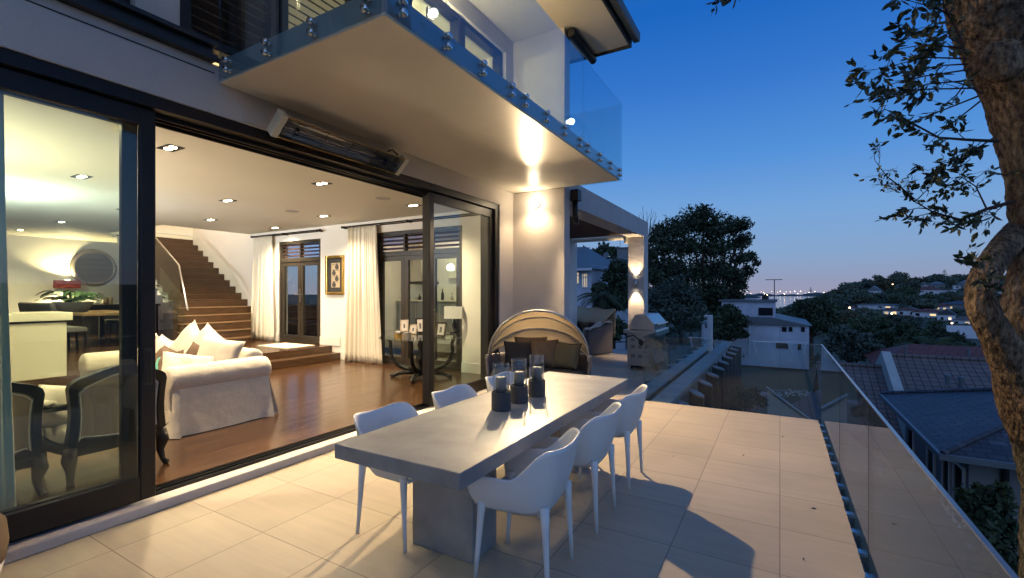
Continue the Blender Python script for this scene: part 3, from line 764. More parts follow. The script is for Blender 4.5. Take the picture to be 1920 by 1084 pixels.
mb.prism([(-10.9, PZ + .0), (-10.9, PZ + .17 + .95), (-11.98, za + .92), (-11.98, PZ + .0)], 5.0, 5.012, 'y')
gp = mb.build('glass_side', 'doorglass', st)
mb = MB()
for i in range(10):
    p = Vector((xa + dx * (i + .4) / 10, 5.413, za + dz * (i + .4) / 10 - .12)); standoff(mb, p, (0, -1, 0)); standoff(mb, p + Vector((0, 0, -.1)), (0, -1, 0))
mb.build('glass_fixings', 'chrome', st, smooth=True)
MB().tube([(-10.75, 5.0, PZ + .86), (-11.9, 5.36, za + .93), (xa, 5.40, za + .98), (xa + dx, 5.40, za + dz + .98)], .017, 12).build('handrail', 'steel', st, smooth=True)
mb = MB(); mb.box(-12.3, -12.24, 5.0, 5.2, .403, 1.3)
# curtains
def curtain(name, label, p0, p1, z0, z1, folds, amp, flare=.12, mt='curtain', group=None, seed=0, lean=0):
    r2 = random.Random(seed); p0, p1 = Vector(p0), Vector(p1); d = (p1 - p0); nrm = Vector((-d.y, d.x, 0)).normalized()
    ph = [r2.uniform(0, 6) for _ in range(4)]
    def fn(u, v):
        k = 1 + flare * v ** 1.6 * 1.0
        uu = .5 + (u - .5) * k + lean * v
        a = amp * (.55 + .6 * v)
        w = a * ((.7 + .5 * math.sin(5.1 * u + ph[3])) * math.sin(2 * PI * folds * (u + .035 * math.sin(9 * u + ph[3])) + .5 * math.sin(3 * v + ph[0])) + .45 * math.sin(2 * PI * folds * 1.7 * u + ph[1] + v) + .3 * math.sin(2 * PI * folds * .43 * u + ph[2]))
        q = p0 + d * uu + nrm * w
        zz = z1 + (z0 - z1) * v
        if v > .985: zz += .012 * math.sin(2 * PI * folds * u * 1.3 + 1)
        return (q.x, q.y, zz)
    o = MB().grid(fn, folds * 12, 18).build(name, mt, smooth=True, solid=.004)
    return tag(o, label, 'curtain', group)
curtain('curtain', 'tall cream curtain pooling on the floor between the picture and the round table', (-8.33, 7.08, 0), (-7.42, 7.08, 0), FZ + .01, 3.06, 9, .042, .26, seed=2, lean=.04)
curtain('curtain', 'cream curtain beside the foot of the staircase', (-11.85, 7.08, 0), (-11.12, 7.08, 0), PZ + .01, 3.06, 8, .040, .26, seed=5, lean=-.03)
curtain('curtain', 'sheer pale curtain hanging just inside the glass at the edge of the photo', (-4.40, -.2, 0), (-4.40, .955, 0), FZ + .01, 3.15, 12, .022, .10, seed=7)
for x0, x1, l in ((-11.98, -9.25, 'dark double curtain rod over the glazed doors by the stairs'), (-8.5, -4.6, 'dark double curtain rod over the glazed doors by the round table')):
    t = thing('curtain_rod', l, 'curtain rod', ((x0 + x1) / 2, 7.12, 3.1))
    MB().tube([(x0, 7.08, 3.09), (x1, 7.08, 3.09)], .016, 10).build('rod', 'alu', t, smooth=True)
    MB().tube([(x0, 7.14, 3.07), (x1, 7.14, 3.07)], .012, 10).build('rod', 'alu', t, smooth=True)
    for k in (0, .5, 1): xx = x0 + .08 + (x1 - x0 - .16) * k; MB().box(xx - .015, xx + .015, 7.05, 7.199, 3.055, 3.105).build('bracket', 'alu', t)
    for e in (x0, x1): MB().ball((e, 7.08, 3.09), .028).build('finial', 'alu', t, smooth=True)
# framed picture of dials
pf = thing('framed_picture', 'gilt framed box picture of four round dials on the white wall', 'picture', (-8.87, 7.2, 1.85))
a, b = at(609, 480, y=7.15), at(643, 553, y=7.15)
X0, X1, Z0, Z1 = a.x, b.x, b.z, a.z
frame(MB(), X0, X1, 7.15, 7.199, Z0, Z1, .065, 'y').build('frame', 'gold', pf, bevel=.012)
MB().box(X0 + .065, X1 - .065, 7.185, 7.195, Z0 + .065, Z1 - .065).build('mount', 'charcoal', pf)
MB().box(X0 + .19, X1 - .14, 7.178, 7.184, Z0 + .17, Z1 - .17).build('panel', 'canvas', pf)
mb = MB(); xm = (X0 + X1) / 2 + .03
for i in range(4):
    z = Z1 - .27 - i * (Z1 - Z0 - .50) / 3; xx = xm + (.05 if i % 2 == 0 else -.05)
    mb.tube([(xx, 7.178, z), (xx, 7.160, z)], .052, 18); mb.tube([(xx, 7.17, z + .05), (xx, 7.17, z + .085)], .014, 8); mb.box(xm - .11, xm + .11, 7.165, 7.175, z + .062, z + .070)
mb.build('dials', 'lantern', pf)
o = MB().box(-10.35, -9.25, 6.25, 6.95, PZ, PZ + .02)
o = o.build('door_mat', 'linen', bevel=.008); tag(o, 'cream mat on the raised floor by the glazed doors', 'mat')
o = MB().box(-4.60, -4.28, -1.2, 1.74, FZ + .001, FZ + .014).build('rug', 'canvas', bevel=.004); tag(o, 'narrow beige woven mat along the inside of the sliding pane', 'mat')
# sofa
def make_sofa():
    t = thing('sofa', 'cream slipcovered sofa with big rolled arms and a pleated skirt', 'sofa', (-6.8, 2.9, FZ))
    x0, x1, y0, y1 = -7.85, -5.40, 2.38, 3.46
    def armp(xc):
        m2 = MB(); prof = []
        for k in range(20):
            a_ = R(-62 + 304 * k / 19)
            prof.append((xc + .135 * math.cos(a_) , .70 + .135 * math.sin(a_)))
        poly = [(xc + .085, FZ + .27)] + prof + [(xc - .085, FZ + .27)]
        def ring(y, s):
            cx, cz = xc, .62
            return [(cx + (p[0] - cx) * s, y, cz + (p[1] - cz) * s) for p in poly]
        ysl = [(y0 - .012, .84), (y0, .95), (y0 + .03, 1), (y0 + .5, 1.0), (y1 - .06, 1), (y1 - .02, .95), (y1, .8)]
        rings = [ring(*q) for q in ysl]; k = len(poly)
        vs = [q for r_ in rings for q in r_]
        fs = [(i * k + j, i * k + (j + 1) % k, (i + 1) * k + (j + 1) % k, (i + 1) * k + j) for i in range(len(rings) - 1) for j in range(k)]
        fs += [tuple(range(k - 1, -1, -1)), tuple((len(rings) - 1) * k + j for j in range(k))]
        m2.add(vs, fs); return m2
    for xc in (x1 - .135, x0 + .135): armp(xc).build('arm', 'linen', t, smooth=True)
    # skirt: drapes with a kick pleat at the corner, hem ripples
    def skirt(u, v):
        per = [(x1 - .05, y1 - .03), (x1 - .05, y0 + .02), (x0 + .05, y0 + .02), (x0 + .05, y1 - .03), (x1 - .05, y1 - .03)]
        sl = [0]
        for a_, b_ in zip(per[:-1], per[1:]): sl.append(sl[-1] + math.hypot(b_[0] - a_[0], b_[1] - a_[1]))
        s_ = u * sl[-1]
        for i in range(4):
            if s_ <= sl[i + 1] + 1e-9: break
        f = (s_ - sl[i]) / (sl[i + 1] - sl[i]); p = Vector((per[i][0] + (per[i + 1][0] - per[i][0]) * f, per[i][1] + (per[i + 1][1] - per[i][1]) * f))
        ctr = Vector(((x0 + x1) / 2, (y0 + y1) / 2)); out = Vector((1, 0)) if i == 0 else Vector((0, -1)) if i == 1 else Vector((-1, 0)) if i == 2 else Vector((0, 1))
        e = min(f, 1 - f) * (sl[i + 1] - sl[i])
        pl = (.085 * math.exp(-(e / .05) ** 2) - .035 * math.exp(-((e - .09) / .03) ** 2)) * v
        p = p + out * (.045 * v + .012 * math.sin(s_ * 13 + 2 * math.sin(s_ * 5)) * v + pl)
        return (p.x, p.y, .60 + (FZ + .006 - .60) * v)
    MB().grid(skirt, 120, 10).build('skirt', 'linen', t, smooth=True)
    mb = MB(); mb.box(x0 + .25, x1 - .25, y0 + .05, y1 - .22, .30, .42); mb.build('seat_base', 'linen', t, bevel=.04, seg=3)
    for k in range(3):
        w = (x1 - x0 - .50) / 3; a_ = x0 + .25 + k * w
        MB().ball((a_ + w / 2, y0 + .38, .49), w / 2, .42, .115, 28, 14, .35).build('seat_cushion', 'linen', t, smooth=True)
    mb = MB(); mb.prism([(y1 - .27, .40), (y1, .40), (y1 + .02, .86), (y1 - .05, .92), (y1 - .15, .92), (y1 - .20, .86)], x0 + .2, x1 - .2, 'x'); mb.build('backrest', 'linen', t, bevel=.05, seg=4, smooth=True)
    return t
make_sofa()
def pillow(c, w, h, tk, rot, m, label, name='cushion'):
    o = cushion(c, w, h, tk, rot).build(name, m, smooth=True, weld=True); return tag(o, label, 'cushion')
pillow((-5.78, 3.0, .84), .52, .50, .17, (1.25, .18, .55), 'linen', 'square cream cushion standing against the rolled arm by its rear corner')
pillow((-5.72, 2.66, .74), .52, .46, .16, (.9, .2, 1.2), 'linen', 'cream cushion slumped along the inside of the rolled arm')
pillow((-6.25, 3.12, .86), .60, .56, .18, (1.15, .5, .15), 'linen', 'large cream cushion leaning on the sofa back, second from the rolled arm')
pillow((-6.62, 3.08, .88), .60, .56, .18, (1.15, .62, -.1), 'linen', 'large cream cushion leaning on the sofa back beside the teal patterned ones')
pillow((-6.00, 2.90, .78), .44, .40, .13, (1.1, .35, .4), 'brownfab', 'small brown cushion peeping out between the cream ones')
o = pillow((-6.28, 2.66, .70), .46, .44, .15, (.95, -.3, .35), 'brownfab', 'brown cushion with a large teal flower on its face')
mb = MB(); mm = Matrix.LocRotScale(Vector((-6.28, 2.66, .70)), __import__('mathutils').Euler((.95, -.3, .35)), None)
pts = []
for k in range(40):
    a_ = 2 * PI * k / 40; rr_ = .12 + .035 * math.cos(7 * a_); pts.append(mm @ Vector((rr_ * math.cos(a_), rr_ * math.sin(a_), .079)))
mb.add(pts, [tuple(range(40))]); fl = mb.build('teal_flower', 'teal'); fl.parent = o
pillow((-6.72, 2.85, .72), .46, .42, .14, (1.0, .2, .1), 'brownfab', 'brown cushion patterned with pale loops in the middle of the sofa')
pillow((-6.85, 3.12, .86), .44, .30, .12, (1.1, .1, .1), 'teal', 'teal cushion behind the brown ones')
pillow((-7.45, 2.95, .80), .54, .50, .17, (1.2, -.2, -.25), 'linen', 'cream cushion against the far sofa arm, seen through the glass')
pillow((-7.08, 2.98, .78), .50, .48, .16, (1.1, .3, .15), 'linen', 'cream cushion beside the door stile, seen through the glass')
# carved armchairs, backs to the glass
def armchair(label, y0, y1, x=-4.74):
    t = thing('armchair', label, 'armchair', (x - .3, (y0 + y1) / 2, FZ), 'carved armchairs by the glass')
    w = (y1 - y0) / 2; yc = (y0 + y1) / 2
    def outline(s, ins=0):
        out = []
        for k in range(41):
            v = -1 + 2 * k / 40
            out.append((yc + (w - ins) * v * .96, .975 - ins - .075 * abs(v) ** 7 + .035 * math.cos(PI * v) * (1 - abs(v) ** 4)))
        side = [(yc + (w - ins) * (.995 - .05 * math.sin(PI * q)), .86 - ins * .5 - q * .42) for q in (.0, .12, .3, .5, .7, .88, 1.0)]
        bot = [(yc + (w - ins) * v, .42 + ins - .04 * math.cos(v * PI / 2) + .0) for v in (.9, .6, .3, 0, -.3, -.6, -.9)]
        sl = [(2 * yc - p[0], p[1]) for p in side[::-1]]
        return out + side + bot + sl
    rim = outline(0); inn = outline(0, .055)
    tilt = lambda p, dx=0: (x + dx + .05 * (p[1] - .45), p[0], p[1])
    k = len(rim); mb = MB()
    vs = [tilt(p, .028) for p in rim] + [tilt(p, .028) for p in inn] + [tilt(p, -.05) for p in rim] + [tilt(p, -.05) for p in inn]
    fs = []
    for i in range(k):
        j = (i + 1) % k
        fs += [(i, j, k + j, k + i), (2 * k + j, 2 * k + i, 3 * k + i, 3 * k + j), (j, i, 2 * k + i, 2 * k + j), (k + i, k + j, 3 * k + j, 3 * k + i)]
    mb.add(vs, fs); mb.build('back_frame', 'ebony', t, bevel=.012)
    mb = MB(); vs = [tilt(p, .012) for p in inn] + [tilt(p, -.10) for p in inn]
    mb.add(vs, [tuple(range(k - 1, -1, -1)), tuple(range(k, 2 * k))] + [(i, (i + 1) % k, k + (i + 1) % k, k + i) for i in range(k)]); mb.build('back_panel', 'chairfab', t)
    MB().tube([tilt(p, .016) for p in outline(0, .068)] + [tilt(outline(0, .068)[0], .016)], .006, 6).build('piping', 'linen', t)
    # seat rail, seat, legs, arms
    mb = MB(); mb.prism([(x + .02, yc - w + .02), (x + .02, yc + w - .02), (x - .66, yc + w + .05), (x - .70, yc), (x - .66, yc - w - .05)], .33, .41); mb.build('seat_rail', 'ebony', t, bevel=.015)
    MB().ball((x - .36, yc, .47), .33, w - .01, .09, 24, 12, .4).build('seat_cushion', 'linen', t, smooth=True)
    for sx in (0, 1):
        for sy in (-1, 1):
            px_, py_ = (x - .01 if sx == 0 else x - .63), yc + sy * (w - .03)
            o_ = .05 if sx == 0 else -.06
            MB().tube([(px_, py_, .40), (px_ + o_ * .25, py_ + sy * .012, .31), (px_ - o_ * .1, py_, .22), (px_ + o_ * .5, py_ + sy * .01, .14), (px_ + o_ * 1.3, py_ + sy * .02, FZ + .016)], [.045, .05, .03, .022, .026], 10).build('leg', 'ebony', t, smooth=True)
    for sy in (-1, 1):
        yy = yc + sy * (w - .02)
        MB().tube([(x - .06, yy, .72), (x - .2, yy + sy * .04, .70), (x - .45, yy + sy * .06, .68), (x - .55, yy + sy * .05, .64), (x - .54, yy + sy * .04, .42)], [.026, .028, .034, .03, .026], 10).build('armrest', 'ebony', t, smooth=True)
        MB().tube([(x - .18, yy + sy * .045, .735), (x - .42, yy + sy * .06, .72)], [.03, .03], 10).build('arm_pad', 'linen', t, smooth=True)
    return t
armchair('carved black framed armchair seen from behind through the sliding pane beside the door stile', 1.36, 2.02)
armchair('carved black framed armchair half hidden by the sheer curtain', .58, 1.235)
pillow((-5.06, 1.47, .68), .40, .36, .15, (1.25, .1, 1.2), 'linen', 'beige cushion seen between the two carved armchairs')
# island, dining table and chairs, seen through the glass
isl = thing('kitchen_island', 'plain white kitchen island with a thick slab top seen through the sliding pane', 'island', (-9.6, 1.2, PZ))
MB().box(-9.75, -9.03, -1.6, 2.60, PZ, 1.185).build('cabinet', 'lacquer', isl, bevel=.004)
MB().box(-9.80, -9.0, -1.66, 2.66, 1.215, 1.33).build('worktop', 'lacquer', isl, bevel=.005)
MB().box(-9.72, -9.06, -1.58, 2.57, 1.187, 1.213).build('shadow_gap', 'dark', isl)
dt = thing('dining_table', 'long oak dining table on the raised floor below the mirror', 'table', (-14.5, 4.7, PZ))
a = at(150, 587, z=1.165)
MB().box(-15.7, -13.3, 4.1, 5.3, 1.105, 1.165).build('tabletop', 'oak', dt, bevel=.006)
for sx in (-15.5, -13.5):
    for sy in (4.22, 5.15): MB().box(sx - .05, sx + .05, sy - .05, sy + .05, PZ, 1.114).build('leg', 'alu_in', dt, bevel=.005)
def dchair():
    t = thing('dining_chair', 'x', 'chair', (0, 0, 0), 'grey buttoned dining chairs around the oak table')
    MB().box(-.24, .24, -.25, .25, .40, .50).build('seat', 'greyfab', t, bevel=.03, seg=3)
    MB().prism([(.17, .42), (.26, .42), (.36, .98), (.33, 1.02), (.27, 1.0)], -.25, .25, 'y').build('backrest', 'greyfab', t, bevel=.025, seg=3)
    for sx in (-.2, .2):
        for sy in (-.2, .2): MB().tube([(sx, sy, .40), (sx * 1.1, sy * 1.05, 0)], [.022, .014], 8).build('leg', 'ebony', t)
    mb = MB()
    for r_ in range(3):
        for c_ in range(4): mb.ball((.272 + .028 * r_ + .004, -.17 + .113 * c_, .62 + .13 * r_), .011, n=8, m=6)
    mb.build('buttons', 'ebony', t)
    return t
dc = dchair()
DCH = [((-14.25, 3.72), -PI / 2, 'grey buttoned chair at the far end of the row of four by the island'), ((-13.78, 3.72), -PI / 2, 'second grey chair from the far end of the row of four by the island'),
       ((-13.3, 3.72), -PI / 2, 'third grey chair from the far end of the row of four by the island'), ((-12.82, 3.72), -PI / 2, 'grey chair closest to the oak table corner in the row of four'),
       ((-15.75, 5.5), PI / 2, 'grey buttoned chair behind the oak table beside the console cups'), ((-15.2, 5.52), PI / 2, 'grey buttoned chair behind the oak table next to the door stile')]
for i, ((x, y), rz_, l) in enumerate(DCH):
    if i == 0: dc.location = (x, y, PZ); dc.rotation_euler = (0, 0, rz_); dc['label'] = l
    else: copy_thing(dc, (x, y, PZ), rz_, l)
# mirrors on the far wall
def mirror(u, v, label, rad=.56):
    p = at(u, v, x=-17.86); t = thing('mirror', label, 'mirror', p)
    def rg(r0, r1, x0, x1):
        m2 = MB(); n = 48
        pr = [(r0, x0), (r0 + (r1 - r0) * .3, x1), (r0 + (r1 - r0) * .5, x1 - .012), (r0 + (r1 - r0) * .75, x1 + .006), (r1, x0)]
        vs = [(p.x + dx_, p.y + r_ * math.cos(2 * PI * k / n), p.z + r_ * math.sin(2 * PI * k / n)) for r_, dx_ in pr for k in range(n)]
        m2.add(vs, [(i * n + k, i * n + (k + 1) % n, (i + 1) * n + (k + 1) % n, (i + 1) * n + k) for i in range(len(pr) - 1) for k in range(n)]); return m2
    rg(rad - .12, rad, -.035, .03).build('frame', 'silver', t, smooth=True)
    m2 = MB(); n = 48; m2.add([(p.x + .012, p.y + (rad - .11) * math.cos(2 * PI * k / n), p.z + (rad - .11) * math.sin(2 * PI * k / n)) for k in range(n)], [tuple(range(n))])
    m2.xf(Matrix.Translation(p) @ Matrix.Rotation(-.075, 4, 'Z') @ Matrix.Translation(-p)).build('mirror_glass', 'mirror', t)
mirror(177, 502, 'round champagne framed mirror on the far wall above the plant')
mirror(272, 503, 'second round champagne framed mirror half hidden behind the door stile')
# red wall sconce with its own light
p = at(125, 533, x=-17.80)
sn = thing('wall_sconce', 'small red shade wall sconce lighting the far wall', 'wall lamp', p)
MB().box(-17.88, -17.66, p.y - .27, p.y + .27, p.z - .11, p.z + .11).build('shade', 'red', sn, bevel=.01)
MB().box(-17.74, -17.72, p.y - .05, p.y + .05, p.z + .111, p.z + .125).build('bulb', 'bulb', sn)
spot('sconce_light', (-17.6, p.y, p.z + .18), 200, (-17.75, p.y, 9), 150, .5, WARM, .06)
spot('sconce_light', (-17.6, p.y, p.z - .16), 150, (-17.75, p.y, -9), 150, .5, WARM, .06)
# console with objects, plant in a bowl
cn = thing('console_table', 'dark console under the far mirrors', 'console', (-17.6, 5.6, PZ))
MB().box(-17.87, -17.4, 4.9, 7.3, 1.22, 1.28).build('top', 'alu_in', cn, bevel=.004)
MB().box(-17.85, -17.45, 4.95, 7.25, PZ, 1.219).build('cabinet', 'alu_in', cn, bevel=.004)
for u, n_, l, pr, m_ in ((192, 'candlestick', 'small cross shaped candlestick on the console', [(.001, 0), (.06, 0), (.015, .03), (.015, .28), (.03, .3), (.001, .3)], 'silver'),
                         (200, 'cup', 'pale cup on the console beside the candlestick', [(.001, 0), (.07, 0), (.07, .2), (.001, .2)], 'tan'), (206, 'cup', 'darker cup on the console next to the pale one', [(.001, 0), (.07, 0), (.075, .22), (.001, .22)], 'canvas'),
                         (178, 'bowl', 'white bowl on the console', [(.001, 0), (.06, 0), (.13, .09), (.12, .09), (.05, .02), (.001, .02)], 'trimwhite'), (266, 'vase', 'tall bulbous dark vase glimpsed beside the door stile', [(.001, 0), (.08, 0), (.05, .08), (.11, .2), (.05, .34), (.09, .44), (.04, .55), (.001, .55)], 'silver')):
    p = at(u, 567, x=-17.6); p.z = 1.281
    o = MB().lathe(pr, p, 18).build(n_, m_, smooth=True); tag(o, l, n_)
    if n_ == 'candlestick':
        x_ = MB(); x_.box(p.x - .012, p.x + .012, p.y - .13, p.y + .13, p.z + .2, p.z + .23); k_ = x_.build('cross_bar', 'silver'); k_.parent = o
pl = thing('potted_plant', 'broad leaved green plant in a grey bowl on the dining table end', 'plant', (-14.9, 3.85, 1.166))
pc = at(137, 575, x=-14.6); pc.z = 1.166
MB().lathe([(.001, 0), (.26, 0), (.36, .20), (.37, .24), (.33, .24), (.30, .20), (.001, .18)], (pc.x, pc.y, 1.166), 24).build('bowl', 'concrete2', pl, smooth=True)
mb = MB()
for i in range(60):
    a_ = random.uniform(0, 2 * PI); ln = random.uniform(.25, .62); up_ = random.uniform(.18, .55); w_ = ln * .13
    d_ = Vector((math.cos(a_), math.sin(a_), 0)); sd = Vector((-d_.y, d_.x, 0)); b_ = Vector((pc.x, pc.y, 1.36)) + d_ * .05
    st_ = [b_ + d_ * ln * q + Vector((0, 0, up_ * (1.9 * q - 1.55 * q * q))) for q in (0, .35, .55, .75, .9, 1.0)]
    ws = [.006, .008, w_, w_ * 1.1, w_ * .6, .004]
    vs = []
    for q, w2 in zip(st_, ws): vs += [q - sd * w2, q + sd * w2 + Vector((0, 0, .015))]
    mb.add(vs, [(2 * k, 2 * k + 1, 2 * k + 3, 2 * k + 2) for k in range(5)])
mb.build('leaves', mat('plant_leaf', (.035, .085, .03), .4, var=(3, .3)), pl, smooth=True)
spot('ceiling_fill', (-7.6, -.2, 1.7), 950, (-7.9, .6, 3.2), 160, .9, (1, .86, .66), .15)  # unseen fill light added to lift the ceiling, no lamp modelled
spot('island_uplight', (-10.2, 1.3, 2.55), 700, (-10.4, 2.0, 3.2), 165, .9, (.86, .95, 1.0), .12)
# round glass table with frames, tins and a lamp
TX, TY = -5.55, 6.35
rt = thing('round_table', 'round glass topped table on curved black legs in front of the glazed doors', 'table', (TX, TY, FZ))
MB().lathe([(.001, .725), (.735, .725), (.745, .732), (.735, .739), (.001, .739)], (TX, TY, FZ), 48).build('glass_top', glass_mat('table_glass', (.80, .90, .86), 1.3), rt, smooth=False)
MB().lathe([(.001, .05), (.09, .05), (.10, .1), (.05, .16), (.045, .22), (.085, .28), (.10, .36), (.06, .44), (.05, .52), (.07, .58), (.05, .66), (.09, .72), (.001, .72)], (TX, TY, FZ), 24).build('turned_column', 'ebony', rt, smooth=True)
for k in range(4):
    a_ = PI / 4 * 1 + k * PI / 2 - .35; d_ = Vector((math.cos(a_), math.sin(a_), 0)); c_ = Vector((TX, TY, FZ))
    MB().tube([c_ + d_ * r_ + Vector((0, 0, z_)) for r_, z_ in ((.60, .72), (.56, .62), (.57, .48), (.53, .34), (.42, .22), (.26, .155), (.08, .14))], [.035, .03, .034, .036, .04, .042, .045], 10).build('curved_leg', 'ebony', rt, smooth=True)
    MB().tube([c_ + d_ * r_ + Vector((0, 0, z_)) for r_, z_ in ((.06, .10), (.25, .10), (.40, .08), (.50, .035), (.56, .03))], [.045, .045, .04, .038, .03], 10).build('paw_foot', 'ebony', rt, smooth=True)
TZ = FZ + .7395
def photo_frame(u, v, w, h, rz_, label, m_='alu_in'):
    p = at(u, v, z=TZ); t = thing('photo_frame', label, 'photo frame', p, 'photo frames on the round table')
    mx = Matrix.Translation((p.x, p.y, TZ)) @ Matrix.Rotation(rz_, 4, 'Z') @ Matrix.Rotation(R(-14), 4, 'X')
    frame(MB(), -w / 2, w / 2, -.008, .008, 0.003, h, w * .17, 'y').xf(mx).build('frame', m_, t, bevel=.004)
    MB().box(-w * .34, w * .34, -.002, .003, w * .16, h - w * .16).xf(mx).build('photo', 'sill', t)
    MB().box(-w * .12, w * .1, -.004, -.0025, h * .3, h * .66).xf(mx).build('portrait', 'greyfab', t)
    MB().obox((0, .05, h * .3), .03, .005, h * .6, (.35, 0, 0)).xf(mx).build('strut', 'black', t)
photo_frame(758, 622, .16, .24, .65, 'tall narrow silver photo frame at the edge of the group', 'silver')
photo_frame(774, 627, .15, .19, .3, 'low silver photo frame beside the tins', 'silver')
photo_frame(789, 625, .18, .30, 1.0, 'tall dark photo frame turned almost edge on', 'ebony')
photo_frame(825, 632, .21, .27, .12, 'dark photo frame with a pale portrait seen through the fixed pane', 'ebony')
for u, v, l, m_ in ((747, 634, 'round copper tin on the round glass table', 'gold'), (764, 635, 'round pale tin beside the copper one', 'silver')):
    p = at(u, v, z=TZ); t = thing('tin', l, 'tin', p)
    MB().lathe([(.001, 0), (.065, 0), (.065, .085), (.001, .085)], p, 24).build('body', m_, t, smooth=False)
    MB().lathe([(.001, .0852), (.068, .0852), (.068, .105), (.001, .105)], p, 24).build('lid', 'candle', t)
p = at(852, 625, z=TZ); lt = thing('table_lamp', 'table lamp with a square white shade and black base on the round table', 'lamp', p)
MB().lathe([(.001, 0), (.09, 0), (.09, .02), (.02, .04), (.05, .14), (.02, .26), (.012, .34), (.001, .34)], p, 20).build('base', 'ebony', lt, smooth=True)
mb = MB()
for s_ in ((-.17, -.165, -.17, .17), (.165, .17, -.17, .17), (-.165, .165, -.17, -.165), (-.165, .165, .165, .17)): mb.box(p.x + s_[0], p.x + s_[1], p.y + s_[2], p.y + s_[3], p.z + .29, p.z + .52)
mb.xf(Matrix.Translation(p) @ Matrix.Rotation(.5, 4, 'Z') @ Matrix.Translation(-p)).build('shade', mat('lamp_shade', (.85, .83, .78), .8), lt)
p = at(797, 618, z=TZ); o = MB(); o.box(p.x - .03, p.x + .03, p.y + .04, p.y + .1, TZ, TZ + .40); o.box(p.x - .09, p.x + .09, p.y + .05, p.y + .09, TZ + .27, TZ + .30)
tag(o.build('wooden_cross', 'canvas', bevel=.004), 'pale wooden cross behind the photo frames', 'cross')

# ================================================================== TERRACE FURNITURE
ct = thing('concrete_table', 'long polished concrete table with a thick top on block legs', 'table', (-1.75, 3.18, 0))
MB().box(-2.19, -1.31, 1.77, 4.59, .665, .75).build('tabletop', 'concrete', ct, bevel=.006, seg=2)
for y in (2.25, 3.84): MB().box(-2.04, -1.57, y, y + .27, .0005, .6645).build('leg_block', 'concrete2' if False else 'concrete', ct, bevel=.006)
def toy_chair():
    t = thing('dining_chair', 'x', 'chair', (0, 0, 0), 'white moulded chairs around the concrete table')
    # plan: U open to -x ; s in 0..1 from one arm front, round the back, to the other
    def plan(s, ex):
        w, xb, xf_, r_ = .240 + ex * .03, .235 + ex * .04, -.245 - .01 * ex, .145
        L1 = xb - r_ - xf_; La = r_ * PI / 2; L2 = 2 * (w - r_); tot = 2 * L1 + 2 * La + L2; q = s * tot
        if q < L1: return Vector((xf_ + q, -w))
        q -= L1
        if q < La: a_ = q / r_; return Vector((xb - r_ + r_ * math.sin(a_), -w + r_ - r_ * math.cos(a_)))
        q -= La
        if q < L2: return Vector((xb, -w + r_ + q))
        q -= L2
        if q < La: a_ = q / r_; return Vector((xb - r_ + r_ * math.cos(a_), w - r_ + r_ * math.sin(a_)))
        q -= La; return Vector((xb - r_ - q, w))
    def rim(s):
        m_ = min(s, 1 - s)           # 0 arm front, .5 mid back
        h = .615 + .172 * sstep(m_, .17, .335) - .014 * sstep(m_, .36, .5)
        return h
    def shell(u, v):
        k = v ** .8
        p = plan(u, -1.0 + 2.0 * k if v > .0 else -1.0)
        z0 = .405; z = z0 + (rim(u) - z0) * v
        sh = .86 + .14 * min(1, v * 2.2) ** .6
        return (p.x * sh, p.y * sh, z)
    MB().grid(shell, 72, 14).build('shell', 'plastic', t, smooth=True, solid=.008)
    def seat(u, v):
        x = -.235 + .42 * u; y = (2 * v - 1) * (.20 - .03 * max(0, u - .7) / .3)
        return (x, y, .445 - .022 * math.cos((2 * v - 1) * PI / 2) * math.sin(PI * min(1, u + .15)) - .02 * max(0, .15 - u) / .15)
    MB().grid(seat, 16, 12).build('seat', 'plastic', t, smooth=True, solid=.012)
    for sx in (-1, 1):
        for sy in (-1, 1):
            top = Vector((sx * .185 + .0, sy * .195, .47)); bot = Vector((sx * .215 - .005, sy * .215, .0))
            pts = [top, top.lerp(bot, .25), top.lerp(bot, .6), bot]
            MB().tube(pts, [.027, .020, .015, .0108], 12).build('leg', 'plastic', t, smooth=True)
    return t
tcn = toy_chair()
TCH = [((-1.275, 2.37), .10, 'white moulded chair nearest the camera on the open side of the concrete table'), ((-1.275, 3.17), .03, 'middle white chair on the open side of the concrete table'),
       ((-1.275, 3.95), .02, 'white chair on the open side of the table, farthest along toward the barbecue'), ((-2.225, 2.37), PI - .02, 'white chair on the house side of the table with two legs showing'),
       ((-2.225, 3.17), PI + .02, 'middle white chair on the house side of the table'), ((-2.225, 3.97), PI, 'white chair on the house side of the table beside the daybed')]
for i, ((x, y), rz_, l) in enumerate(TCH):
    if i == 0: tcn.location = (x, y, 0); tcn.rotation_euler = (0, 0, rz_); tcn['label'] = l
    else: copy_thing(tcn, (x, y, 0), rz_, l)
def lantern():
    t = thing('hurricane_lantern', 'x', 'lantern', (0, 0, 0), 'glass candle lanterns on the concrete table')
    MB().lathe([(.001, 0), (.068, 0), (.071, .004), (.071, .130), (.066, .134), (.062, .128), (.001, .122)], n=36).build('holder', 'lantern', t, smooth=False, bevel=.002)
    MB().lathe([(.0615, .123), (.0615, .335), (.0585, .338), (.0575, .335), (.0575, .123)], n=36).build('glass_cylinder', glass_mat('lantern_glass', (.93, .95, .95), 1.2), t, smooth=True)
    cd = MB().lathe([(.001, .123), (.040, .123), (.041, .235), (.036, .240), (.020, .232), (.001, .228)], n=28).build('candle', 'candle', t, smooth=True)
    w_ = MB().tube([(0, 0, .228), (.002, 0, .248)], .0022, 6).build('wick', 'black', cd)
    return t
ln = lantern()
for i, ((x, y), l) in enumerate((((-1.77, 2.90), 'glass candle lantern nearest the camera'), ((-1.77, 3.17), 'middle glass candle lantern of the three'), ((-1.757, 3.45), 'glass candle lantern farthest along the table'))):
    if i == 0: ln.location = (x, y, .7505); ln['label'] = l
    else: copy_thing(ln, (x, y, .7505), .4 * i, l)
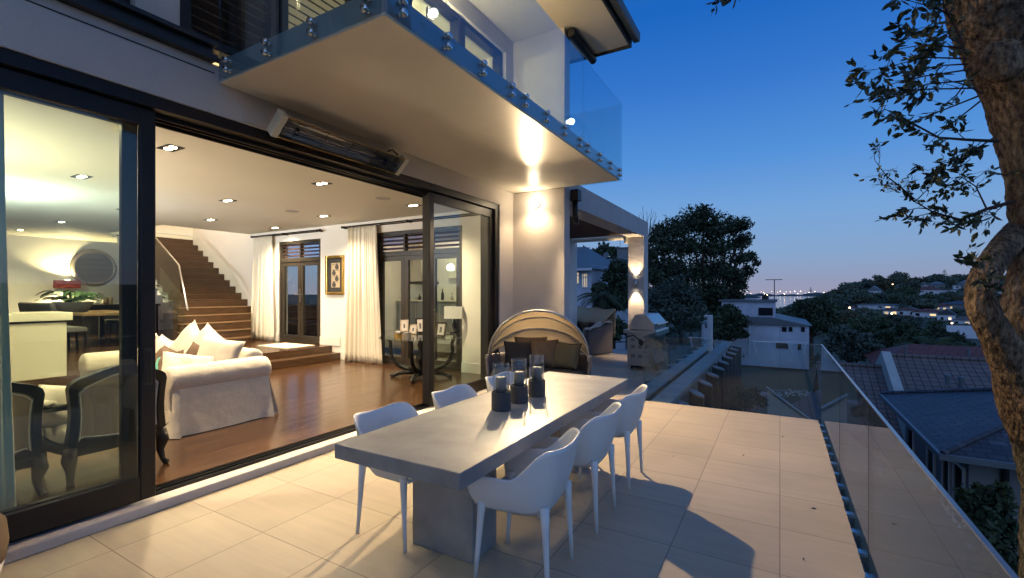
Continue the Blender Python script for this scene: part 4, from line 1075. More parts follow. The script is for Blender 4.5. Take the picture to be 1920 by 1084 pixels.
# daybed: round wicker base, folding canopy, cushions
DX, DY, DR = -2.93, 5.80, .72
db = thing('daybed', 'round wicker daybed with a half open beige folding canopy', 'daybed', (DX, DY, 0))
MB().lathe([(.001, .02), (.62, .02), (.70, .10), (.72, .30), (.70, .40), (.60, .41), (.001, .41)], (DX, DY, 0), 40).build('wicker_base', 'cane', db, smooth=True)
MB().lathe([(.001, .412), (.62, .412), (.68, .45), (.67, .50), (.60, .53), (.001, .53)], (DX, DY, 0), 40).build('mattress', 'charcoal', db, smooth=True)
ta = R(116)      # direction the canopy's closed back points to (away from the camera)
cb_d = Vector((math.cos(ta), math.sin(ta), 0)); cb_s = Vector((cb_d.y, -cb_d.x, 0)); cc = Vector((DX, DY, .70))
def hoop(ang, r_=.70):
    return [cc + cb_s * (r_ * math.cos(PI * k / 28)) + (cb_d * math.sin(ang) + Vector((0, 0, math.cos(ang)))) * (r_ * .97 * math.sin(PI * k / 28)) for k in range(29)]
mb = MB()
def bw(u, v):
    a_ = ta - PI * .54 + PI * 1.08 * u; r_ = .70 + .02 * v; return (DX + r_ * math.cos(a_), DY + r_ * math.sin(a_), .42 + .30 * v)
mb.grid(bw, 40, 6); mb.build('wicker_back', 'cane', db, smooth=True, solid=.05)
angs = [R(-10), R(36), R(57), R(74)]
hs = [hoop(a_) for a_ in angs]
for i, h_ in enumerate(hs): MB().tube(h_, .012 if i else .015, 8).build('canopy_hoop', 'steel', db, smooth=True)
mb = MB()
def canopy(u, v):
    k = u * 3; i = min(2, int(k)); f = k - i
    a_ = angs[i] + (angs[i + 1] - angs[i]) * f
    ph_ = PI * v; sag = 1 - .045 * math.sin(PI * f) * math.sin(ph_) - .012 * math.sin(PI * f) * math.sin(23 * v + i * 2)
    r_ = .705 * sag
    return cc + cb_s * (r_ * math.cos(ph_)) + (cb_d * math.sin(a_) + Vector((0, 0, math.cos(a_)))) * (r_ * .97 * math.sin(ph_))
mb.grid(canopy, 30, 44); mb.build('canopy', 'canopy', db, smooth=True)
for s_ in (-1, 1):
    p = cc + cb_s * (.71 * s_); MB().obox(p, .05, .05, .09).build('hinge', 'steel', db, bevel=.006)
    MB().tube([p + Vector((0, 0, -.04)), (p.x, p.y, .35)], .016, 8).build('canopy_post', 'steel', db)
def dcush(off_s, off_d, z, w, h, rz_, m_, l):
    p = Vector((DX, DY, z)) + cb_s * off_s + cb_d * off_d
    pillow(p, w, h, .15, (R(66), 0, ta - PI / 2 + rz_), m_, l)
dcush(.10, .22, .74, .44, .42, .25, 'tan', 'brown cushion leaning in the middle of the daybed')
dcush(.40, .12, .72, .42, .40, -.55, 'olive', 'olive cushion at the end of the daybed nearest the terrace edge')
dcush(-.28, .26, .72, .46, .40, .1, 'charcoal', 'dark cushion in the daybed behind the lanterns')
dcush(-.12, .34, .78, .50, .40, .0, 'tan', 'brown cushion behind the others in the daybed')
# covered wicker sofa in the pergola
A, B = Vector((-4.23, 11.27, 0)), Vector((-3.83, 11.98, 0)); e1 = (B - A).normalized(); e2 = Vector((-e1.y, e1.x, 0))
so = thing('outdoor_sofa', 'grey wicker sofa under the pergola partly hidden by a beige cover', 'sofa', A)
def sob(a0, a1, b0, b1, z0, z1):
    m2 = MB(); q = [A + e1 * a_ + e2 * b_ for a_, b_ in ((a0, b0), (a1, b0), (a1, b1), (a0, b1))]
    m2.prism([(p.x, p.y) for p in q], z0, z1); return m2
sob(0, .81, 0, .16, .03, .62).build('arm', 'cane', so, bevel=.02)
m2 = MB(); q = [A, A + e1 * .81, A + e1 * .81 + e2 * .16, A + e2 * .16]
m2.add([(q[0].x, q[0].y, .621), (q[1].x, q[1].y, .621), (q[2].x, q[2].y, .621), (q[3].x, q[3].y, .621), (q[1].x, q[1].y, .86), (q[2].x, q[2].y, .86)], [(0, 3, 2, 1), (0, 1, 4), (3, 5, 2), (1, 2, 5, 4), (0, 4, 5, 3)])
m2.build('raised_arm', 'cane', so)
sob(0, .80, .161, 1.9, .03, .32).build('seat_base', 'cane', so, bevel=.02)
sob(.66, .81, .161, 1.9, .321, .80).build('backrest', 'cane', so, bevel=.02)
sob(.02, .65, .17, 1.88, .321, .46).build('seat_cushion', 'stripe', so, bevel=.05, seg=3)
for i in range(5):
    m2 = cushion(A + e1 * (.52 - .0 * i) + e2 * (.35 + .34 * i) + Vector((0, 0, .66)), .42, .38, .14, (1.15, 0, math.atan2(e2.y, e2.x) + .3 * (i % 2)))
    o = m2.build('cushion', 'stripe' if i % 2 == 0 else 'tan', smooth=True, weld=True); tag(o, ('dark striped cushion, number %d from the arm of the wicker sofa' if i % 2 == 0 else 'tan cushion, number %d from the arm of the wicker sofa') % (i + 1), 'cushion', 'cushions on the wicker sofa')
def cover(u, v):
    q = A + e1 * (.84 - .34 * sstep(v, .55, 1) + .10 * math.sin(9 * u + 4 * v) * .25) + e2 * (-.04 + 2.0 * u)
    z = [.52, 1.02 + .08 * u, 1.06 + .08 * u, .74][0]
    if v < .5: z = .45 + (1.18 + .06 * u - .45) * (v / .5)
    else: z = 1.18 + .06 * u - (.36 + .08 * math.sin(5 * u)) * ((v - .5) / .5) ** 1.3
    return (q.x, q.y, z + .02 * math.sin(17 * u + 3 * v))
o = MB().grid(cover, 30, 14).build('furniture_cover', 'canvas', smooth=True, solid=.01); tag(o, 'crumpled beige cover thrown over the back of the wicker sofa', 'cover')
def cover2(u, v):
    q = A + e1 * (-.02 + .80 * u) + e2 * (-.03 + .30 * v)
    return (q.x, q.y, .655 + .25 * u + .03 * math.sin(11 * u + 2 * v) + .03 * math.sin(9 * v + 4 * u) - .18 * sstep(abs(v - .4), .35, .6))
o = MB().grid(cover2, 20, 12).build('towel', 'sill', smooth=True, solid=.008); tag(o, 'rumpled pale cloth lying over the sloping arm of the wicker sofa', 'towel')
for i, (x, y) in enumerate(((.02, 6.0), (-.32, 5.1), (-.9, 4.75), (.2, 4.1), (.12, 3.3), (-.1, 2.75))):
    a_ = random.uniform(0, 6); L_ = random.uniform(.018, .04); c_, s_ = math.cos(a_), math.sin(a_)
    m2 = MB().add([(x, y, .003), (x + L_ * .5 * c_ - L_ * .2 * s_, y + L_ * .5 * s_ + L_ * .2 * c_, .010), (x + L_ * c_, y + L_ * s_, .004), (x + L_ * .5 * c_ + L_ * .2 * s_, y + L_ * .5 * s_ - L_ * .2 * c_, .006)], [(0, 1, 2), (0, 2, 3)])
    o = m2.build('fallen_leaf', 'brownfab', solid=.002); tag(o, 'tiny dead leaf lying on the terrace paving', 'leaf', 'dead leaves on the paving')
# barbecue
gx0, gx1, gy0, gy1 = -2.80, -2.27, 9.72, 10.95
gr = thing('barbecue', 'stainless steel gas barbecue with louvred cabinet and closed hood', 'barbecue', (-2.5, 10.3, 0))
MB().box(gx0, gx1, gy0, gy1, .09, .76).build('cabinet', 'steel', gr, bevel=.006)
for zc in (.60, .46, .26):
    for xc in (-2.68, -2.53, -2.38):
        mb = MB()
        for k in range(4): mb.box(xc - .045, xc + .045, gy0 - .002, gy0 + .002, zc + .018 * k, zc + .018 * k + .009)
        mb.build('vent', 'dark', gr)
MB().box(gx0 - .08, gx1 + .03, gy0 - .03, gy1 + .03, .762, .84).build('side_shelf', 'steel', gr, bevel=.008)
MB().prism([(gx0 + .02, .842), (gx1 + .02, .842), (gx1 + .02, .98), (gx1 - .14, 1.16), (gx0 + .16, 1.16), (gx0 + .02, .95)], gy0 + .05, gy1 - .05, 'y').build('hood', 'steel', gr, bevel=.012)
MB().tube([(gx1 + .07, gy0 + .12, .96), (gx1 + .07, gy1 - .12, .96)], .014, 10).build('hood_handle', 'chrome', gr)
MB().prism([(gx1 + .031, .70), (gx1 + .10, .72), (gx1 + .06, .84), (gx1 + .031, .84)], gy0, gy1, 'y').build('control_panel', 'steel', gr)
MB().box(gx0 + .12, gx1 - .1, gy0 + .03, gy1 - .03, .045, .089).build('plinth', 'black', gr)
for x in (gx0 + .08, gx1 - .08):
    for y in (gy0 + .08, gy1 - .08): MB().tube([(x - .015, y, .042), (x + .015, y, .042)], .041, 14).build('castor', 'black', gr)
MB().tube([(gx0 - .05, gy0 - .05, .75), (gx0 + .02, gy0 - .06, .70), (gx0 + .15, gy0 - .05, .73), (-2.55, gy0 - .04, .65), (-2.50, gy0 - .03, .60)], .014, 8).build('gas_hose', 'black', gr, smooth=True)
MB().tube([(-2.50, gy0 - .03, .58), (-2.50, gy0 - .001, .58)], .055, 18).build('regulator', 'black', gr)
# radiant heater under the balcony
ht = thing('patio_heater', 'long radiant patio heater with wire grille under the balcony', 'heater', (-3.75, 3.2, 3.07))
rot = Matrix.Translation((-3.76, 3.21, 3.065)) @ Matrix.Rotation(R(48), 4, 'Y')      # local +x looks down and out
def hp(mb, name, m_, **k): return mb.xf(rot).build(name, m_, ht, **k)
hp(MB().prism([(-.05, -.095), (.012, -.105), (.016, -.100), (-.035, -.085), (-.05, .0), (-.035, .085), (.016, .100), (.012, .105), (-.05, .095), (-.066, 0)], -.73, .73, 'y').xf(Matrix.Identity(4)), 'reflector', 'steel') if False else None
prof = [(.02, -.105), (-.03, -.095), (-.055, -.05), (-.062, 0), (-.055, .05), (-.03, .095), (.02, .105)]
mb = MB().grid(lambda u, v: (np.interp(v * 6, range(7), [p[0] for p in prof]), -.72 + 1.44 * u, np.interp(v * 6, range(7), [p[1] for p in prof])), 2, 24)
hp(mb, 'reflector', 'steel', smooth=True, solid=.004)
for s_ in (-1, 1):
    hp(MB().box(-.07, .028, s_ * .72 - .0, s_ * .78, -.115, .115), 'end_cap', 'lacquer', bevel=.006)
hp(MB().tube([(-.012, -.70, -.02), (-.012, .70, -.02)], .011, 10), 'heating_tube', mat('heater_tube', (.05, .08, .16), .1, spec=.8))
mb = MB()
for k in range(7): zz = -.09 + .03 * k; mb.tube([(.022, -.72, zz), (.022, .72, zz)], .0022, 5)
for k in range(5): yy = -.6 + .3 * k; mb.tube([(.024, yy, -.1), (.024, yy, .1)], .003, 5)
hp(mb, 'wire_grille', 'alu')
for zz in (-.103, .103): hp(MB().tube([(.022, -.72, zz), (.022, .72, zz)], .005, 6), 'edge_rail', 'gold')
for y in (2.66, 3.75): MB().box(-3.949, -3.80, y, y + .03, 3.05, 3.17).build('bracket', 'alu', ht)
MB().tube([(-3.78, 3.95, 3.10), (-3.80, 3.94, 3.20), (-3.84, 3.90, 3.25), (-3.90, 3.86, 3.22), (-3.945, 3.84, 3.12)], .010, 8).build('cable', 'black', ht, smooth=True)
MB().box(-3.949, -3.935, 2.26, 2.50, 3.07, 3.20).build('wall_plate', 'render', ht)
# tub at the edge of the photo and planter on the balcony
tb = thing('wicker_stool', 'brown wicker stool with a pale lower band, cut off by the photo edge', 'stool', (-3.74, .585, 0))
MB().lathe([(.001, .16), (.235, .16), (.245, .25), (.235, .36), (.19, .42), (.001, .42)], (-3.74, .585, 0), 32).build('wicker_top', 'tan', tb, smooth=True)
MB().lathe([(.001, .002), (.20, .002), (.232, .159), (.001, .159)], (-3.74, .585, 0), 32).build('lower_band', 'sill', tb, smooth=True)
pt = thing('balcony_planter', 'dark woven planter standing on the balcony corner', 'planter', (-2.5, 2.5, 3.49))
MB().lathe([(.001, .001), (.20, .001), (.28, .5), (.27, .5), (.2, .1), (.001, .1)], (-2.52, 2.42, 3.49), 30).build('pot', 'greyfab', pt, smooth=True)
MB().lathe([(.26, .46), (.275, .46), (.275, .49), (.26, .49)], (-2.52, 2.42, 3.49), 30).build('rim', 'black', pt)

# ================================================================== TREES
def leafcloud(blobs, n, size, aspect=.55, shell=.45, r2=None):
    """blobs: (centre, (rx,ry,rz)); loose leaf faces spread through them, denser near the outside"""
    r2 = r2 or rng
    vol = np.array([b[1][0] * b[1][1] + b[1][0] * b[1][2] for b in blobs]); vol = vol / vol.sum()
    idx = r2.choice(len(blobs), n, p=vol)
    C = np.array([tuple(b[0]) for b in blobs])[idx]; S = np.array([b[1] for b in blobs])[idx]
    d = r2.normal(size=(n, 3)); d /= np.linalg.norm(d, axis=1)[:, None]
    r_ = (shell + (1 - shell) * r2.random(n)) ** .8 * (1 + .12 * r2.normal(size=n))
    d[:, 2] = np.where((d[:, 2] < 0), d[:, 2] * .55, d[:, 2])
    P = C + d * S * r_[:, None]
    a = r2.normal(size=(n, 3)); a /= np.linalg.norm(a, axis=1)[:, None]
    b = np.cross(a, d + .6 * r2.normal(size=(n, 3))); b /= (np.linalg.norm(b, axis=1)[:, None] + 1e-9)
    s_ = size * (.45 + 1.1 * r2.random(n) ** 1.5)
    a *= s_[:, None]; b *= (s_ * aspect)[:, None]
    return np.stack([P - a, P - b * .9, P + a, P + b * .9], 1)
def branches(mb, base, blobs, r0, n=8, top=None):
    base = Vector(base)
    cx = Vector((sum(b[0][0] for b in blobs) / len(blobs), sum(b[0][1] for b in blobs) / len(blobs), min(b[0][2] - b[1][2] * .3 for b in blobs)))
    fork = base.lerp(Vector((base.x * .6 + cx.x * .4, base.y * .6 + cx.y * .4, cx.z)), .85) if top is None else Vector(top)
    mb.tube([base, base.lerp(fork, .5) + Vector((.03, .02, 0)) * r0, fork], [r0 * 1.25, r0, r0 * .75], 10)
    for b in blobs[:n]:
        e = Vector(b[0]); m_ = fork.lerp(e, .5) + Vector((0, 0, -.08 * (e - fork).length))
        mb.tube([fork - Vector((0, 0, r0 * .3)), m_, e], [r0 * .55, r0 * .32, r0 * .08], 6)
def tree(name, label, base, blobs, n, size, m_, r0, cat='tree', group=None, nb=8, shell=.45, aspect=.55):
    t = thing(name, label, cat, base, group)
    mb = MB(); branches(mb, base, blobs, r0, nb); mb.build('trunk', 'twig', t, smooth=True)
    MB().quads(leafcloud(blobs, n, size, aspect, shell)).build('crown', m_, t)
    return t
SHR = .86
def pxblobs(lst, t, squash=.75, depth=.8):
    """(u, v, radius px) at depth t -> blobs"""
    out = []
    for u, v, r_ in lst:
        p = at(u, v, t=t + random.uniform(-.5, .5) * r_ * t / 868); q = r_ * t / 868 * SHR
        out.append((p, (q, q * depth, q * squash)))
    return out
def gbase(p): return (p[0], p[1], ground_z(p[0], p[1]) - .1)
# the big spreading tree beyond the pergola
L1 = [(1300, 418, 34), (1262, 432, 28), (1338, 428, 34), (1318, 402, 20), (1372, 428, 24), (1392, 424, 18), (1246, 462, 32), (1236, 436, 18), (1290, 462, 34), (1340, 466, 34), (1384, 458, 22), (1398, 448, 14),
      (1228, 500, 28), (1262, 506, 36), (1310, 510, 36), (1352, 508, 30), (1388, 486, 18), (1408, 482, 13), (1380, 522, 22), (1402, 510, 16), (1418, 494, 10), (1240, 540, 28), (1286, 548, 36), (1336, 545, 34), (1374, 546, 22), (1392, 537, 12),
      (1330, 582, 34), (1360, 572, 26), (1384, 560, 14), (1300, 590, 30)]
tb_ = pxblobs(L1, 42, .9)
tree('broad_tree', 'big dark spreading tree beyond the pergola against the evening sky', gbase(at(1312, 640, t=42)), [(b[0], (b[1][0] * 1.16, b[1][1] * 1.0, b[1][2] * 1.34)) for b in tb_], 36000, .15, 'foliage_dark', .42, nb=30, shell=.15)
tree('bushy_shrub', 'grey green bushy shrub in front of the big spreading tree', gbase(at(1280, 650, t=22)), pxblobs([(1262, 545, 28), (1240, 560, 30), (1285, 558, 30), (1300, 580, 28), (1255, 590, 40), (1290, 600, 34), (1318, 598, 18), (1225, 590, 25), (1272, 525, 14)], 22, .9), 9500, .09, 'foliage_grey', .10, 'shrub')
tree('round_tree', 'dark round tree between the grey green shrub and the blue lit house', gbase(at(1368, 655, t=34)), pxblobs([(1365, 590, 26), (1345, 605, 24), (1385, 605, 22), (1368, 622, 28), (1390, 628, 14), (1348, 628, 18)], 34, .9), 7000, .14, 'foliage_dark', .15)
tree('young_tree', 'small upright tree standing in front of the blue lit house', gbase(at(1432, 668, t=36)), pxblobs([(1432, 596, 12), (1428, 612, 15), (1440, 622, 16), (1424, 628, 14), (1440, 636, 12), (1430, 576, 6)], 36, 1.1), 2400, .11, 'foliage_mid', .07)
tree('thick_tree', 'dark dense tree just to the side of the blue lit house before the hill', gbase(at(1520, 660, t=48)), pxblobs([(1512, 582, 28), (1535, 580, 26), (1494, 594, 24), (1550, 598, 24), (1520, 606, 34), (1556, 616, 20), (1502, 572, 14), (1533, 566, 12)], 48, .85), 9000, .18, 'foliage_dark', .22)
tree('bare_shrub', 'greyish twiggy shrub below the hill behind the tiled roof', gbase(at(1590, 690, t=30)), pxblobs([(1580, 630, 30), (1610, 640, 30), (1560, 650, 26), (1600, 665, 34), (1636, 650, 22)], 30, .8), 2200, .15, 'foliage_grey', .10, 'shrub', shell=.2)
for i, (u, v, r_, t, l, m_) in enumerate([(1660, 640, 28, 52, 'dark bushy tree in the valley behind the tiled roof', 'foliage_dark'), (1720, 640, 30, 56, 'broad dark tree in the valley below the hillside houses', 'foliage_mid'),
                            (1785, 646, 32, 50, 'dark tree in the valley beside the bent tree limb', 'foliage_dark'), (1610, 612, 22, 75, 'mid green tree on the valley floor left of the lit houses', 'foliage_mid'), (1700, 616, 18, 90, 'rounded tree in front of the row of lit houses', 'foliage_dark'),
                            (1648, 606, 18, 95, 'grey green tree left of the row of lit houses', 'foliage_mid'), (1752, 624, 18, 80, 'dark tree in front of the white street wall', 'foliage_dark'), (1895, 600, 40, 60, 'dark tree behind the fork of the big trunk', 'foliage_dark'), (1592, 596, 16, 100, 'warm green tree at the foot of the far hill', 'foliage_warm')]):
    tree('valley_tree', l, gbase(at(u, v + r_, t=t)), pxblobs([(u, v, r_), (u - r_ * .7, v + r_ * .25, r_ * .7), (u + r_ * .75, v + r_ * .2, r_ * .7), (u + r_ * .2, v - r_ * .45, r_ * .5), (u - r_ * .3, v - r_ * .35, r_ * .5), (u, v + r_ * .7, r_ * .9)], t, .75), 4200, .0035 * t, m_, .004 * t, group='trees in the valley')
# trees on the far hillside: six crowns copied about
protos = []
for k in range(6):
    t = thing('hillside_tree', 'x', 'tree', (0, 0, 0), 'trees covering the far hillside')
    w = 1.0; bl_ = []
    for j in range(7):
        a_ = random.uniform(0, 2 * PI); q = random.uniform(0, .6)
        bl_.append(((q * math.cos(a_), q * math.sin(a_), random.uniform(.45, .95)), (random.uniform(.32, .55),) * 2 + (random.uniform(.25, .45),)))
    mb = MB(); mb.tube([(0, 0, -.3), (0, 0, .7)], [.07, .04], 6); mb.build('trunk', 'twig', t)
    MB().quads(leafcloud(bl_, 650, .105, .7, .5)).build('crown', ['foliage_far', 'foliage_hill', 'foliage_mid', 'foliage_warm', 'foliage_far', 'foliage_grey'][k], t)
    protos.append(t)
HT = []
r3 = random.Random(21)
def ghit(u, v):
    t = 60.
    while t < 900:
        p = at(u, v, t=t)
        if p.z < ground_z(p.x, p.y): return t
        t *= 1.01
    return 400.
Lw, Pw, Dw = 'litwin', 'litpale', 'winglass'
HOUSES = [(1672, 592, 24, 10, 5, 'housewhite', 'rooftile', 'lit_bungalow', 'white bungalow with a glowing porch at the end of the valley row', 'y', ((-.4, -.12, .2, .8, Pw), (.1, .36, .2, .85, Lw))),
 (1704, 592, 38, 10, 7, 'housewhite', 'rooftile', 'gabled_bungalow', 'white bungalow with a broad gable in the valley row', 'y', ((-.35, -.15, .25, .75, Dw), (.1, .3, .25, .75, Dw))),
 (1741, 595, 42, 10, 6, 'housewhite', 'redroof', 'red_roof_bungalow', 'bungalow with a dark red roof and a lit window in the valley row', 'hip', ((-.4, -.24, .2, .8, Dw), (.08, .3, .3, .75, Lw))),
 (1775, 603, 24, 13, 11, 'housewhite', 'slate', 'gabled_house', 'white gabled house with a dark roof beside the street lamps', 'y', ((-.32, -.12, .2, .7, Dw), (.1, .34, .25, .75, Pw))),
 (1808, 609, 30, 9, 6, 'housewhite', 'rooftile', 'white_bungalow', 'low white bungalow behind the street wall next to the bent limb', 'hip', ((-.4, -.22, .2, .75, Dw), (.05, .28, .2, .75, Pw))),
 (1803, 582, 58, 12, 6, 'housegrey', 'slate', 'dark_house', 'long dark house with two yellow lit windows under the hill', 'hip', ((.1, .2, .35, .8, Lw), (.3, .39, .35, .8, Lw), (-.27, -.18, .25, .65, Pw))),
 (1766, 583, 22, 9, 5, 'housewhite', 'redroof', 'white_cottage', 'small white cottage with pale windows above the valley row', 'hip', ((-.33, -.1, .3, .75, Pw), (.1, .33, .3, .75, Pw))),
 (1648, 578, 56, 6, 1.4, 'housewhite', 'greyroof', 'long_flat_house', 'long low building with a pale flat roof at the foot of the hill', 'flat', ((.23, .37, .25, .7, Lw), (.04, .16, .25, .7, Dw))),
 (1740, 553, 42, 9, 7, 'housewhite', 'redroof', 'red_hip_house', 'white house with a red hip roof halfway up the far hill', 'hip', ((-.35, -.22, .25, .7, Dw), (.08, .22, .25, .7, Dw))),
 (1640, 553, 18, 8, 9, 'housewhite', 'greyroof', 'steep_gable_house', 'white steep gabled house among the trees of the hill', 'y', ((-.2, 0, .25, .7, Dw),)),
 (1794, 546, 10, 11, .6, 'housewhite', 'greyroof', 'cubic_house', 'white flat roofed cubic house near the top of the hill', 'flat', ((-.1, .32, .5, .85, Dw), (-.35, -.2, .1, .35, Dw))),
 (1776, 550, 24, 6, 1, 'housewhite', 'greyroof', 'flat_roof_house', 'low white flat roofed house beside the cubic one', 'flat', ((-.3, -.12, .2, .65, Dw), (.06, .3, .2, .65, Dw))),
 (1733, 539, 12, 5, 6, 'housewhite', 'greyroof', 'hilltop_house', 'small white gabled house on the hill crest', 'y', ((-.2, 0, .25, .7, Dw),)),
 (1757, 540, 22, 7, 5, 'housegrey', 'greyroof', 'blue_roof_house', 'house with a blue grey roof on the hill crest below the norfolk pine', 'hip', ((-.25, -.06, .25, .7, Dw),)),
 (1813, 540, 24, 8, 7, 'housegrey', 'greyroof', 'crest_house', 'dark blue roofed house on the crest close to the bent limb', 'hip', ((-.3, -.15, .25, .7, Dw),)),
 (1885, 556, 26, 12, 8, 'housewhite', 'redroof', 'fork_house', 'white house with a red roof seen through the fork of the big tree', 'hip', ((-.2, 0, .25, .7, Dw), (.12, .3, .25, .7, Dw))),
 (1596, 583, 22, 6, 4, 'housewhite', 'redroof', 'small_bungalow', 'small bungalow beside the orange lamp at the foot of the hill', 'hip', ((-.2, .1, .25, .75, Pw),)),
 (1690, 545, 12, 5, 4, 'housegrey', 'greyroof', 'grey_cottage', 'small grey roofed house among trees on the upper slope', 'hip', ((-.2, .1, .25, .75, Dw),))]
HOUSES = [(*h_[:2], ghit(h_[0], h_[1]), *h_[2:]) for h_ in HOUSES]
HOUSE_SPOTS = [(h_[0], h_[1] - h_[4] * .35, h_[2], h_[3] * .5) for h_ in HOUSES] + [(1800, 620, 92, 32)]
tries = 0
while len(HT) < 243 and tries < 15000:
    tries += 1
    u = r3.uniform(1515, 1925); d = 105 * (390 / 105) ** r3.random()
    p = at(u, 551, t=d); gz = ground_z(p.x, p.y); v = 551 - 868 * (gz - CAMZ) / d
    s0 = r3.uniform(2.5, 4.9) * (1.0 if d > 150 else .85); wpx = s0 * 868 / d
    for hu, hv, ht_, hw in HOUSE_SPOTS:
        if abs(u - hu) < hw + wpx * .5 and v > hv - 4 and d < ht_ + 6: s0 = min(s0, (v - hv + 1) * d / 868 / 1.35)
    if v > 615 or s0 < 1.0: continue
    HT.append((p.x, p.y, gz, d, s0))
# valley floor and far left slopes
for _ in range(40):
    u = r3.uniform(1380, 1560); d = r3.uniform(80, 330); p = at(u, 551, t=d); gz = ground_z(p.x, p.y)
    HT.append((p.x, p.y, gz, d * .62, r3.uniform(2.5, 4.4)))
for i, (x, y, z, d, s) in enumerate(HT):
    p = protos[i % 6]; loc = (x, y, z); sz = (s * r3.uniform(.9, 1.35), s * r3.uniform(.9, 1.3), s * r3.uniform(.75, 1.15))
    l = ['dull green round tree', 'green round tree', 'dark round tree', 'olive round tree', 'loose dull green tree', 'greyish tree'][i % 6] + ' among many on the far hillside and valley'
    if i < 6: p.location = loc; p.scale = sz; p['label'] = l; p.rotation_euler = (0, 0, r3.uniform(0, 6))
    else: copy_thing(p, loc, r3.uniform(0, 6), l, sz)
# low scrub between them
arr = []
for _ in range(16000):
    u = r3.uniform(1440, 1940); d = 95 * (420 / 95) ** r3.random(); p = at(u, 551, t=d); gz = ground_z(p.x, p.y); v = 551 - 868 * (gz - CAMZ) / d
    if any(abs(u - hu) < hw * .75 and -2 < v - hv < 5 and d < ht_ + 4 for hu, hv, ht_, hw in HOUSE_SPOTS) or v > 640: continue
    s_ = d * .0022 * r3.uniform(.6, 1.4); c_ = np.array([p.x, p.y, gz + r3.random() ** 2 * d * .006]); a_ = np.array([r3.gauss(0, 1) for _ in range(3)]); b_ = np.array([r3.gauss(0, 1) for _ in range(3)])
    a_ *= s_ / np.linalg.norm(a_); b_ *= s_ / np.linalg.norm(b_); arr.append([c_ - a_, c_ - b_, c_ + a_, c_ + b_])
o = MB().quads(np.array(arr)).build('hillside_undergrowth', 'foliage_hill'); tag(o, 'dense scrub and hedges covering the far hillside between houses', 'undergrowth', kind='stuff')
# norfolk pines on the hill
def norfolk(u, vtop, vbot, d, label, w=.30, dense=1):
    p = at(u, vbot, t=d); H = (vbot - vtop) * d / 868; t = thing('norfolk_pine', label, 'tree', p)
    MB().tube([p, p + Vector((0, 0, H))], [H * .022, .03], 6).build('trunk', 'twig', t)
    arr = []
    for k in range(13):
        z = H * (.12 + .86 * k / 12); L_ = H * w * (1 - .85 * (k / 12) ** 1.1)
        for j in range(7):
            a_ = 2 * PI * j / 7 + k * .5; d_ = np.array([math.cos(a_), math.sin(a_), .12]); sd = np.array([-d_[1], d_[0], 0]) * H * .018 * dense
            for q in range(5):
                c0 = np.array(p) + np.array([0, 0, z]) + d_ * L_ * q / 5; c1 = np.array(p) + np.array([0, 0, z + H * .012]) + d_ * L_ * (q + 1) / 5
                arr.append([c0 - sd, c1 - sd, c1 + sd, c0 + sd]); arr.append([c0 - np.array([0, 0, H * .012]), c1 - np.array([0, 0, H * .010]), c1 + np.array([0, 0, H * .012]), c0 + np.array([0, 0, H * .012])])
    MB().quads(np.array(arr)).build('crown', 'foliage_dark', t)
norfolk(1771, 506, 545, 300, 'tiered norfolk pine standing above the hilltop houses')
norfolk(1665, 518, 545, 310, 'dense narrow pine on the crest of the far hill', .26, 2.2)
norfolk(1520, 538, 549, 900, 'tiny pine silhouette on the far headland', .3, 2)
# trees and palms beyond the pergola
tree('back_hedge', 'dark trees along the skyline behind the neighbouring roof', gbase(at(1110, 520, t=70)), pxblobs([(1080, 478, 20), (1098, 476, 16), (1115, 478, 16), (1132, 470, 18), (1150, 474, 16), (1165, 482, 16), (1075, 490, 22), (1125, 490, 24), (1160, 495, 22), (1060, 480, 18)], 70, .9), 4200, .33, 'foliage_dark', .3)
tree('garden_tree', 'dark tree between the neighbouring house and the lit column', gbase(at(1150, 610, t=28)), pxblobs([(1158, 500, 20), (1148, 520, 22), (1165, 530, 22), (1150, 550, 26), (1125, 545, 20), (1160, 570, 28), (1135, 575, 24), (1172, 505, 14), (1170, 550, 16), (1118, 560, 14)], 28, .95), 8000, .11, 'foliage_dark', .12)
tree('garden_shrub', 'low dark shrubs behind the covered sofa', gbase(at(1110, 640, t=20)), pxblobs([(1090, 600, 26), (1120, 605, 26), (1150, 610, 24), (1170, 620, 20), (1085, 620, 24), (1145, 630, 24), (1215, 610, 24), (1240, 620, 20)], 20, .8), 4200, .10, 'foliage_mid', .06, 'shrub')
tree('side_trees', 'dark trees hiding the garden behind the lit column', gbase(at(1225, 640, t=34)), pxblobs([(1222, 480, 14), (1226, 520, 20), (1222, 560, 24), (1230, 600, 28), (1240, 570, 20), (1225, 450, 10)], 34, 1.0), 3000, .18, 'foliage_dark', .12)
